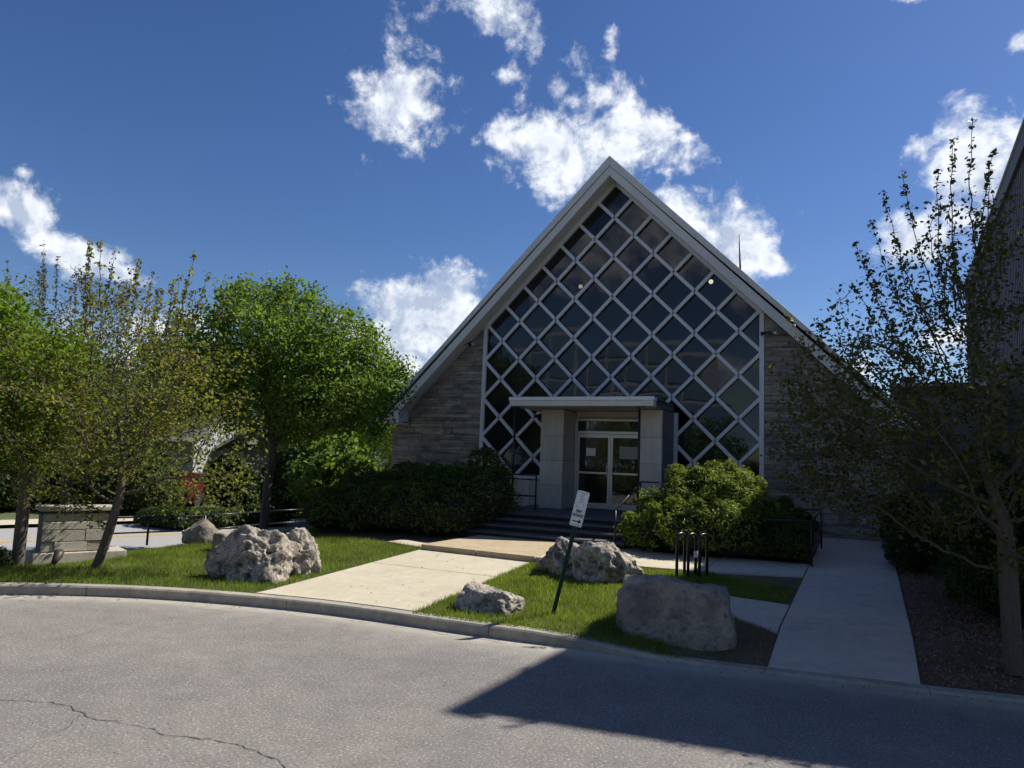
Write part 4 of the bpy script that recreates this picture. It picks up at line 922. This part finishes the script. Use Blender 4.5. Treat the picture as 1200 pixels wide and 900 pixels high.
# arborvitae by the hall
av = thing
for (x, y, r, h, lb) in ((7.75, -7.75, .68, 1.75, 'dark evergreen shrub nearest the kerb in the mulch bed'), (7.85, -6.5, .72, 1.95, 'dark evergreen shrub second from kerb in the mulch bed'), (7.9, -5.0, .75, 2.2, 'tall dark evergreen shrub farthest back beside the walkway'), (8.9, -7.6, .7, 1.9, 'dark evergreen shrub behind the crabapple trunk at right')):
    bl = [B(x, y, r, r, h * .8), ((x, y, gz(x, y) + h * .68), (r * .62, r * .62, h * .36))]
    shrub('evergreen_shrub', lb, 'shrub', bl, 15000, .04, 'darkleaf', group='evergreen shrubs along the walkway')
shrub('juniper', 'small feathery juniper spilling over the walkway edge', 'shrub', [B(6.95, -4.0, .42, .5, .75), B(6.85, -3.4, .35, .5, .6)], 7000, .05, 'darkleaf', aspect=.18, rough=.15)
shrub('juniper', 'low bushy plant against the right corner of the church wall', 'shrub', [B(7.0, -1.2, .55, .6, 1.2)], 7000, .05, 'darkleaf', aspect=.3, rough=.15)
# mulch
def mulch():
    X, Y = pts_in(BED, 60000); k = (Y < 1) & (X < 9.8); X, Y = X[k], Y[k]; n = len(X); Z = np.array([gz(a, b) for a, b in zip(X, Y)]) + rng.uniform(0, .02, n)
    props(link('mulch_chips', leaf_mesh('mulch_chips', np.c_[X, Y, Z], .021, mat('mulch_chip', (.27, .155, .085), 1, .5, 20, rnd=None), 2, .4)), 'dark wood chips covering the bed beside the walkway', 'mulch', None, 'stuff')
    m = rng.random(n) < .06; props(link('fallen_leaves', leaf_mesh('fallen_leaves', np.c_[X, Y, Z + .01][m], .02, M['brownleaf'], 3, .6)), 'pale dry leaves scattered on the mulch', 'fallen leaves', None, 'stuff')
    X, Y = rng.normal(5.9, .5, 240), rng.normal(-4.7, .9, 240); k = (X > 5.3) & (X < 6.65); X, Y = X[k], Y[k]
    props(link('fallen_petals', leaf_mesh('fallen_petals', np.c_[X, Y, [gz(a, b) + .018 for a, b in zip(X, Y)]], .012, M['paper'], 4, .7)), 'pale petals scattered across the shaded walkway', 'petals', None, 'stuff')
mulch()
def litter():
    P = []
    for k in range(420):
        i = random.randrange(len(fine) - 1); p = fine[i]
        if not -5 < p[0] < 9: continue
        n = Vector((NRM[i][0] - p[0], NRM[i][1] - p[1])); d = -abs(random.gauss(.02, .10)) - .01; P.append((p[0] + n.x * d + random.uniform(-.1, .1), p[1] + n.y * d, .006))
    for k in range(90): P.append((random.uniform(-1, 1.2), random.uniform(-10.9, -6.9), 0))
    P = [(x, y, (gz(x, y) + .018 if y > ky(x) + .17 else .006)) for x, y, z in P]
    props(link('leaf_litter', leaf_mesh('leaf_litter', np.array(P), .014, M['brownleaf'], 4, .6)), 'small dry leaf bits along the gutter and on the concrete', 'leaf litter', None, 'stuff')
litter()

# ------------------------------------------------------------------ boulders
def boulder(label, c, r, seed, m='rock', pits=.12, planes=14, rot=0, sub=6, boxy=False, squat=False):
    rr = random.Random(seed); pl = []
    for k in range(planes):
        d = Vector((rr.gauss(0, 1), rr.gauss(0, 1), rr.gauss(.1, .8))).normalized(); pl.append((d, rr.uniform(.72, .98)))
    if squat: pl = [(Vector((0, -.1, 1)).normalized(), .75), (Vector((1, -.3, .3)).normalized(), .92), (Vector((-1, 0, .2)).normalized(), .9), (Vector((0, -1, .3)).normalized(), .8), (Vector((-.4, -.8, .5)).normalized(), .85), (Vector((.5, .1, .9)).normalized(), .82), (Vector((0, 1, .2)).normalized(), .85)]
    if boxy: pl = [(Vector((1, 0, .12)).normalized(), .9), (Vector((-1, 0, .05)).normalized(), .92), (Vector((-.12, -1, .10)).normalized(), .82), (Vector((0, 1, .1)).normalized(), .8), (Vector((.07, .1, 1)).normalized(), .80), (Vector((-.6, -.5, .75)).normalized(), 1.05), (Vector((.75, -.7, .1)).normalized(), 1.05), (Vector((.7, -.1, .7)).normalized(), 1.0), (Vector((-.7, -.7, .0)).normalized(), 1.1)] 
    bm = bmesh.new(); bmesh.ops.create_icosphere(bm, subdivisions=sub, radius=1); off = Vector((seed * 3.1, 0, 0)); R_ = Matrix.Rotation(rot, 3, 'Z')
    for v in bm.verts:
        d = v.co.normalized(); q = [h / max(d.dot(n_), 1e-3) for n_, h in pl if d.dot(n_) > .05] + [1.25]
        q.sort(); t = q[0] if boxy else q[0] if len(q) < 2 else q[0] - .05 * math.exp(-(q[1] - q[0]) * 12)
        p = d * t
        w = Vector((p.x * r[0], p.y * r[1], p.z * r[2]))
        if boxy:
            dsp = noise.fractal(w * 2.2 + off, .9, 2.1, 6) * .06 + (noise.ridged_multi_fractal(w * 2.4 + off, .8, 2.2, 8, 1.0, 2.0) - 1.2) * .035
            w += d * dsp
        else:
            q2 = w + Vector((noise.noise(w * 3 + off), noise.noise(w * 3 - off), noise.noise(w * 3 + off * 2))) * .12
            rm = noise.ridged_multi_fractal(q2 * 2.6 + off, .85, 2.2, 7, 1.0, 2.0) - 1.2
            vd = noise.voronoi(q2 * 4.2 + off, distance_metric='DISTANCE', exponent=2)[0]; pit = max(0, .38 - vd[0]); 
            vd2 = noise.voronoi(q2 * 11 + off, distance_metric='DISTANCE', exponent=2)[0]; cr_ = max(0, .2 - (vd2[1] - vd2[0]))
            big = noise.noise(w * 1.9 + off * 1.7)
            dsp = rm * .055 + big * .10 - pit * pits * 1.1 - cr_ * .05 + noise.fractal(w * 9 + off, .7, 2.2, 4) * .02
            w += d * dsp * (min(r) / .42)
        w = R_ @ w; v.co = w
    me = bpy.data.meshes.new('boulder'); bm.to_mesh(me); bm.free(); me.materials.append(M[m])
    for p in me.polygons: p.use_smooth = True
    return me
def put_boulder(label, c, r, seed, **kw):
    me = boulder(label, c, r, seed, **kw); z = gz(c[0], c[1]); o = link('boulder', me, None, (c[0], c[1], z + r[2] * kw.get('lift', .45) if False else z + r[2] * .42)); return props(o, label, 'boulder', 'landscape boulders on the lawn')
put_boulder('largest pale pitted boulder on the left lawn below the shade tree', (-2.05, -10.45), (.70, .52, .50), 11, rot=.45, pits=.5)
put_boulder('rounded rock leaning against right end of the largest pitted boulder', (-1.72, -9.85), (.36, .32, .42), 12, rot=.2, pits=.3, sub=6)
put_boulder('smallest knobbly rock beside the kerb in front of the lawn', (1.93, -10.5), (.40, .24, .24), 13, rot=.05, pits=.3, sub=6, squat=True)
B3 = thing('boulder', (2.3, -7.75, .22), 'wide pitted double boulder behind the leaning sign', 'boulder', 'landscape boulders on the lawn')
for (cx, cy, rr, sd_) in ((1.85, -7.6, (.45, .36, .36), 14), (2.62, -7.75, (.60, .42, .38), 15)):
    link('rock_lobe', boulder('', 0, rr, sd_, pits=.4, rot=.2), B3, (cx, cy, gz(cx, cy) + rr[2] * .42))
put_boulder('big smooth grey block shaped boulder in front of the bike rack', (4.20, -10.12), (.68, .46, .47), 16, m='rock2', boxy=True, pits=.03, rot=.12)
put_boulder('dark rock in back of the left lawn near the street', (-5.6, -8.3), (.42, .3, .3), 17, sub=4, m='rock2')
put_boulder('small dark rock just behind the largest boulder', (-4.2, -9.0), (.34, .26, .24), 18, sub=4, m='rock2')

# ------------------------------------------------------------------ bike rack
rk = thing('bike_rack', (3.72, -6.7, .26), 'black metal bike rack of three hoops behind the grey boulder', 'bike rack')
for k in range(3):
    x = 3.50 + k * .17; y = -6.78 + k * .05; z = gz(x, y); t = .012; w = .085; hh = .68 + k * 0.0
    pts = [(x - w * .5, y - w, z - .05), (x - w * .5, y - w, z + hh - .06)] + [(x - w * .5 * math.cos(a), y - w * math.cos(a), z + hh - .06 + .06 * math.sin(a)) for a in np.linspace(.3, math.pi - .3, 7)] + [(x + w * .5, y + w, z + hh - .06), (x + w * .5, y + w, z - .05)]
    G().tube(pts, .024, 10).build('hoop', M['dark'], rk, smooth=True)
G().box(3.50 + .17 + .0425 - .028, 3.5 + .17 + .0425 + .028, -6.73 + .085 - .03, -6.73 + .085 + .03, .26 + .32, .26 + .42).build('white_band', M['sign'], rk)

# ------------------------------------------------------------------ leaning sign
sg = thing('road_sign', (2.66, -10.3, .12), 'leaning white entrance sign with black arrow on a green post', 'sign')
sb = Vector((2.72, -10.28, .10)); stp = Vector((3.10, -10.28, 1.72))
dz = (stp - sb).normalized(); dx = Vector((math.cos(rad(28)), math.sin(rad(28)), 0)); dx = (dx - dz * dx.dot(dz)).normalized(); dn = dx.cross(dz)     # dn faces the camera side
if dn.y > 0: dn = -dn
def sp_(u, v, w): return sb + dz * v + dx * u + dn * w
pg = G(); prof = [(-.032, .012), (-.018, .012), (-.014, -.012), (.014, -.012), (.018, .012), (.032, .012), (.032, .006), (.022, .006), (.018, -.018), (-.018, -.018), (-.022, .006), (-.032, .006)]
pv = [sp_(u * .8, v, w - .02) for v in (-.05, 1.62) for u, w in prof]; k = len(prof)
pg.add(pv, [(i, (i + 1) % k, (i + 1) % k + k, i + k) for i in range(k)] + [tuple(range(k)), tuple(range(2 * k - 1, k - 1, -1))]).build('post', M['post'], sg)
def roundrect(w, h, r, n=5):
    P = []
    for cx, cy, a0 in ((w / 2 - r, h / 2 - r, 0), (-w / 2 + r, h / 2 - r, 90), (-w / 2 + r, -h / 2 + r, 180), (w / 2 - r, -h / 2 + r, 270)):
        for q in range(n + 1): a = rad(a0 + 90 * q / n); P.append((cx + r * math.cos(a), cy + r * math.sin(a)))
    return P
PWD, PHT, PC = .155, .44, 1.40
RRp = roundrect(PWD, PHT, .018); k = len(RRp)
pl = G().add([sp_(u, PC + v, .0) for u, v in RRp] + [sp_(u, PC + v, .003) for u, v in RRp], [tuple(range(k)), tuple(range(2 * k - 1, k - 1, -1))] + [(i, (i + 1) % k, (i + 1) % k + k, i + k) for i in range(k)]).build('plate', M['sign'], sg)
def on_plate(polys, name, m, w=.0045):
    g = G()
    for P in polys: n = len(P); g.add([sp_(u, PC + v, w) for u, v in P] + [sp_(u, PC + v, .0025) for u, v in P], [tuple(range(n)), tuple(range(2 * n - 1, n - 1, -1))] + [(i, (i + 1) % n, (i + 1) % n + n, i + n) for i in range(n)])
    return g.build(name, M[m], sg)
on_plate([[(-.055, -.150), (.022, -.150), (.022, -.128), (.058, -.157), (.022, -.186), (.022, -.164), (-.055, -.164)]], 'arrow', 'signk')
on_plate([[(-.06, .198), (.06, .198), (.06, .202), (-.06, .202)]], 'border_line', 'signk'); on_plate([[(-.06, -.205), (.06, -.205), (.06, -.201), (-.06, -.201)]], 'border_line', 'signk')
fz = []
for q in range(6):
    fz.append([(-.028 + .006 * (q % 2), .178 - q * .019), (.026 - .008 * (q % 3), .178 - q * .019), (.026 - .008 * (q % 3), .170 - q * .019), (-.028, .170 - q * .019)])
fz += [[(-.045, .085), (-.039, .085), (-.045, .02), (-.051, .02)], [(-.05, .022), (-.012, .022), (-.012, .016), (-.05, .016)], [(.03, .09), (.037, .09), (.042, .03), (.035, .03)]]
on_plate(fz, 'faded_symbol', 'signf')
def text(s, w, h, v, m):
    cu = bpy.data.curves.new('lettering', 'FONT'); cu.body = s; cu.size = 1; cu.align_x = 'CENTER'; cu.align_y = 'CENTER'; cu.extrude = .02; cu.offset = .035
    o = bpy.data.objects.new('lettering', cu); COL.objects.link(o); dg = bpy.context.evaluated_depsgraph_get(); me = bpy.data.meshes.new_from_object(o.evaluated_get(dg)); bpy.data.objects.remove(o)
    X = [q.co.x for q in me.vertices]; Y = [q.co.y for q in me.vertices]
    me.transform(Matrix.Diagonal((w / (max(X) - min(X)), h / (max(Y) - min(Y)), .05, 1)) @ Matrix.Translation((-(max(X) + min(X)) / 2, -(max(Y) + min(Y)) / 2, 0)))
    mt = Matrix(((dx.x, dz.x, dn.x), (dx.y, dz.y, dn.y), (dx.z, dz.z, dn.z))).to_4x4(); me.transform(mt); me.materials.clear(); me.materials.append(M[m])
    link('lettering', me, sg, sp_(0, PC + v, .0048))
text('NEW', .074, .040, -.030, 'signk'); text('ENTRANCE', .130, .040, -.083, 'signk')

# ------------------------------------------------------------------ stone monument wall on the left
mw = thing('stone_wall', (-6.0, -11.2, .1), 'low pale limestone block wall behind the crabapple', 'wall')
q1 = Vector((-5.27, -10.62, 0)); q0 = q1 - Vector((.4, .917, 0)) * .90; md = (q1 - q0).normalized(); mn = Vector((md.y, -md.x, 0)); ml = (q1 - q0).length + .1
def mx_(p): v = q0 + md * p[0] + mn * (-p[1]); return (v.x, v.y, p[2])
def mbox(a, b, c, d, z0, z1, nm, m, par, bev=.01):
    g = G().box(a, b, c, d, z0, z1); g.v = [mx_(p) for p in g.v]; return g.build(nm, m, par, bevel=bev)
MC = mbox(0, ml, .03, .45, .0, .86, 'core', M['mortar'], mw, 0)
mbox(-.1, ml + .25, -.06, .5, -.05, .27, 'base_course', M['stone2'], mw, .015)
stones(0, ml, .28, .86, M['stone2'], MC, 0, 9, hs=(.13, .16, .19), ls=(.3, .8), rake=False, y=.03, xf=mx_)
mbox(-.06, ml + .06, -.04, .5, .93, 1.0, 'coping', M['stone2'], mw, .012)
fl = thing('ground_floodlight', (-5.15, -11.5, .1), 'small bronze ground floodlight at the foot of the stone wall', 'floodlight')
G().tube([(-5.15, -11.5, .08), (-5.15, -11.5, .2)], .015, 6).build('stem', M['brass'], fl); G().tube([(-5.13, -11.52, .18), (-5.2, -11.42, .27), (-5.24, -11.38, .32)], [.04, .07, .075], 10).build('lamp_head', M['brass'], fl, smooth=True)
shrub('daylily_clump', 'dark spiky leaf clump at the left foot of the stone wall', 'plant', [B(-5.95, -12.1, .35, .3, .35)], 2500, .09, 'darkleaf', aspect=.1, rough=.3, up=0)

# ------------------------------------------------------------------ street, pipe fence, houses
stt = []
def sline(a, b, w0, w1, z, name, m, **kw):
    a, b = Vector(a), Vector(b); d = (b - a).normalized(); n = Vector((-d.y, d.x)); 
    P = [a + n * w0, b + n * w0, b + n * w1, a + n * w1]; return flat([(p.x, p.y) for p in P], z, name, m, **kw)
SA, SB = Vector((-17.5, -44)), Vector((1.5, 34)); 
sdv = (SB - SA).normalized(); 
# street axis runs parallel to the church side wall, at lower level
S0 = (-12.1, -22.0); S1 = (-4.0 - 2.0, 60)
sdir = Vector((.285, .959)); S0 = Vector((-12.97, -4.13)); S1 = S0 + sdir * 60; S0 = S0 - sdir * 60
sline(S0, S1, -4.9, 3.5, -.56, 'street', M['street'], kind='structure')
sline(S0, S1, -.12, .0, -.555, 'centre_line', M['yellow'], kind='structure'); sline(S0, S1, .12, .24, -.555, 'centre_line', M['yellow'], kind='structure')
sline(S0, S1, 3.5, 5.2, -.45, 'far_sidewalk', M['walk'], kind='structure')
sline(S0, S1, 5.2, 60, -.50, 'far_verge', M['lawn'], kind='structure')
def near_path():
    P = [(-6.45, -10.6), (-5.9, -8.7), (-5.1, -5.2), (-4.9, -4.6), (-5.5, -4.2), (-6.3, -7.2), (-6.8, -9.2), (-7.2, -11.4), (-6.9, -11.9)]
pf = thing('pipe_fence', (-6.8, -7, -.1), 'dark low pipe fence along the street behind the left lawn', 'fence')
fp = []
for px_, py_ in ((95, 643), (172, 639), (238, 636), (308, 627), (372, 622)):
    d = cam_dir(px_, py_); z = -.1
    for _ in range(6): t = (z - CAM.z) / d.z; p = CAM + d * t; z = gz(p.x, p.y)
    fp.append(Vector((p.x, p.y, z)))
for p in fp: G().tube([p, p + Vector((0, 0, .72))], .028, 8).build('post', M['dark'], pf, smooth=True)
for a, b in zip(fp, fp[1:]):
    for h in (.71, .33): G().tube([a + Vector((0, 0, h)), b + Vector((0, 0, h))], .022, 6).build('rail', M['dark'], pf, smooth=True)

def house(px_, dep, w, dp, hw, hr, label, wallm='housew', roofm='houser', rot=0, porch=True, gable_front=False):
    c = at_depth(px_, 540, dep); T = thing('house', (c.x, c.y, -.5), label, 'house', 'houses across the street')
    yaw = math.atan2(CR[0][1], CR[0][0]) + rot; cs, sn = math.cos(yaw), math.sin(yaw)
    def X(g): g.v = [(c.x + p[0] * cs - p[1] * sn, c.y + p[0] * sn + p[1] * cs, p[2] - .5) for p in g.v]; return g
    wl = X(G().box(-w / 2, w / 2, 0, dp, 0, hw)).build('wall', M[wallm], T)
    if gable_front:
        X(G().prism([(-w / 2, hw), (w / 2, hw), (0, hr)], 0, dp)).build('gable', M[wallm], T)
        r = G(); [r.prism([(0, hr + .12), (s * (w / 2 + .4), hw - .3), (s * (w / 2 + .4), hw - .12 - .3), (0, hr)], -.4, dp + .4) for s in (-1, 1)]; X(r).build('roof', M[roofm], T)
        r = G(); [r.prism([(0, hr + .14), (s * (w / 2 + .42), hw - .28), (s * (w / 2 + .42), hw - .52), (0, hr - .1)], -.46, -.41) for s in (-1, 1)]; X(r).build('bargeboard', M['white'], T)
    else:
        X(G().prism([(-.5, hw - .1), (dp / 2, hr), (dp + .5, hw - .1), (dp + .5, hw - .2), (dp / 2, hr - .15), (-.5, hw - .2)], -w / 2 - .4, w / 2 + .4, axis='x')).build('roof', M[roofm], T)
        X(G().prism([(0, hw), (dp / 2, hr - .16), (dp, hw)], -w / 2, w / 2, axis='x')).build('gable', M[wallm], T)
    for k in range(3):
        x = -w / 2 + w * (k + .5) / 3
        if k == 1:
            X(G().box(x - .45, x + .45, -.05, .02, 0.3, 2.4)).build('door', M['white'], T)
        else:
            X(G().box(x - .6, x + .6, -.05, .02, 1.0, 2.4)).build('window_frame', M['white'], T); X(G().box(x - .5, x + .5, -.07, -.052, 1.1, 2.3)).build('pane', M['houseglass'], T)
    if porch:
        X(G().box(-w * .45, w * .2, -2.2, -.06, .0, .35)).build('porch_floor', M['walk2'], T)
        for k in range(4): x = -w * .44 + k * w * .21; X(G().box(x - .06, x + .06, -2.15, -2.03, .35, 2.4)).build('porch_post', M['white'], T)
        for k in range(18): x = -w * .44 + k * w * .037; X(G().box(x - .025, x + .025, -2.12, -2.08, .38, 1.1)).build('baluster', M['white'], T)
        X(G().box(-w * .45, w * .2, -2.14, -2.06, 1.11, 1.17)).build('porch_rail', M['white'], T)
        r = G(); [r.prism([(-1.5, 3.75), (-1.5 + s * 2.0, 2.5), (-1.5 + s * 2.0, 2.38), (-1.5, 3.62)], -2.5, -.05) for s in (-1, 1)]; X(r).build('porch_roof', M[roofm], T)
        r = G(); [r.prism([(-1.5, 3.80), (-1.5 + s * 2.05, 2.52), (-1.5 + s * 2.05, 2.34), (-1.5, 3.6)], -2.56, -2.51) for s in (-1, 1)]; X(r).build('porch_bargeboard', M['white'], T)
house(335, 42, 11, 7, 2.9, 5.2, 'grey house with white trimmed porch gable across the street', rot=.05)
house(120, 38, 10, 7, 3.0, 5.5, 'pale house mostly hidden behind the crabapple', rot=-.1)
house(455, 40, 8, 7, 3.0, 6.0, 'grey gabled house glimpsed beside the church corner', gable_front=True, porch=False)
house(-40, 36, 9, 7, 3.0, 5.5, 'house at the far left beyond the leafy tree', porch=False)
# red car
cc = at_depth(226, 592, 33); car = thing('parked_car', (cc.x, cc.y, -.45), 'dark red car parked in shade across the street', 'car')
yaw = math.atan2(CR[0][1], CR[0][0]) + 1.5; cs, sn = math.cos(yaw), math.sin(yaw)
def CX(g): g.v = [(cc.x + p[0] * cs - p[1] * sn, cc.y + p[0] * sn + p[1] * cs, p[2] - .45) for p in g.v]; return g
CX(G().prism([(-2.1, .35), (2.15, .35), (2.2, .7), (1.9, .85), (1.1, .95), (-1.6, .98), (-2.15, .85)], -.85, .85)).build('body', M['redp'], car, bevel=.06)
CX(G().prism([(-1.6, .97), (1.15, .95), (.45, 1.42), (-1.1, 1.45)], -.74, .74)).build('cabin', M['redp'], car, bevel=.05)
for s in (-1, 1): CX(G().prism([(-1.4, 1.0), (.95, .99), (.4, 1.37), (-1.05, 1.38)], s * .75 - .005, s * .75 + .005)).build('side_window', M['houseglass'], car)
for x in (-1.35, 1.4):
    for s in (-1, 1):
        CX(G().tube([(x, s * .72, .33), (x, s * .9, .33)], .33, 18)).build('wheel', M['rubber'], car)
for s in (-1, 1): CX(G().box(-2.17, -2.1, s * .6 - .15, s * .6 + .15, .68, .82)).build('tail_light', mat('tail_red', (.4, .02, .02), .3), car); CX(G().box(2.12, 2.2, s * .6 - .15, s * .6 + .15, .62, .76)).build('headlight', M['alum'], car)
for k, (px_, dep, h_, w_, lb_) in enumerate(((-20, 27, 2.6, 1.8, 'dark bush across the street left of the stone wall'), (60, 29, 2.4, 2.0, 'dark bush across the street right behind the stone wall'), (140, 28, 2.6, 1.9, 'dark bush across the street behind the crabapple trunk'), (160, 30, 2.9, 1.2, 'tall dark bush left of the red car'), (268, 31, 2.4, 1.0, 'round dark bush right of the red car'), (345, 30, 2.6, 1.5, 'dark bush right of the shade tree trunk across the street'), (400, 27, 2.2, 1.6, 'dark bush across the street behind the left end of the yew hedge'))):
    p = at_depth(px_, 540, dep); shrub('background_bush', lb_, 'bush', [((p.x, p.y, -.5 + h_ * .45), (w_, w_ * .8, h_ * .55)), ((p.x + w_ * .6, p.y + .3, -.5 + h_ * .35), (w_ * .7, w_ * .7, h_ * .45))], 5000, .11, 'darkleaf', aspect=.5, sub_=5, group='bushes across the street')
shr = []
for k, (px_, dep) in enumerate(((200, 24.5), (222, 24), (245, 24.5), (268, 25), (290, 25.5), (315, 26))):
    p = at_depth(px_, 540, dep); shr.append(((p.x, p.y, -.35), (1.0, 1.0, .45)))
shrub('clipped_hedge', 'low dark hedge in front of the grey house across the street', 'hedge', shr, 12000, .07, 'darkleaf', aspect=.5)

# ------------------------------------------------------------------ what the glass reflects, behind the camera
fb = thing('office_block', (-18, -56, 0), 'long pale building opposite the church with rows of blue windows', 'building')
FW = G().box(-29, -7, -62, -52, -.3, 15).build('wall', mat('pale_cladding', (.42, .46, .5), .7), fb)
mbp = mat('blue_pane', (.16, .25, .38), .3)
for k in range(7):
    for r_ in range(5):
        x = -28.4 + k * 3.1; G().box(x, x + 2.8, -52, -51.9, 1 + r_ * 2.8, 3.4 + r_ * 2.8).build('window', mbp, fb)
shrub('added_hedge', 'unseen hedge added behind the viewer to darken the door reflections', 'hedge', [((x_, -31 + random.uniform(-.3, .3), .9), (1.4, .9, 1.1)) for x_ in np.arange(-14, 14, 1.7)], 16000, .09, 'darkleaf', aspect=.5)  # added out of view so the doors mirror less sunlit road
flat([(-60, -30), (60, -30), (60, -69), (-60, -69)], .05, 'added_verge', M['far'], kind='structure')  # unseen ground sheet, added to cover sunlit asphalt in the door reflections
for (x, y, h, w, lb) in ((-3.5, -34, 6.5, 3.2, 'round green tree across the road behind the viewer'), (-10, -38, 8, 3.8, 'large green tree across the road behind the viewer, left'), (5, -35, 7, 3.5, 'large green tree across the road behind the viewer, right')):
    b = Vector((x, y, 0)); att = ell(300, b + Vector((0, 0, h * .6)), (w, w, h * .38), .4)
    tree('street_tree', b, lb, [b + Vector((0, 0, h * .22 * t)) for t in np.linspace(0, 1, 5)], att, .16, 'maple', 7000, .13, 'bark', w * .12, .05, step=.45, kill=.65, infl=3.2, iters=35)
for o in list(bpy.data.objects):
    if o.parent is None and o.type in ('MESH', 'EMPTY') and 'kind' in o.keys() and o['kind'] == 'structure':
        for k_ in ('label', 'category'):
            if k_ in o.keys(): del o[k_]
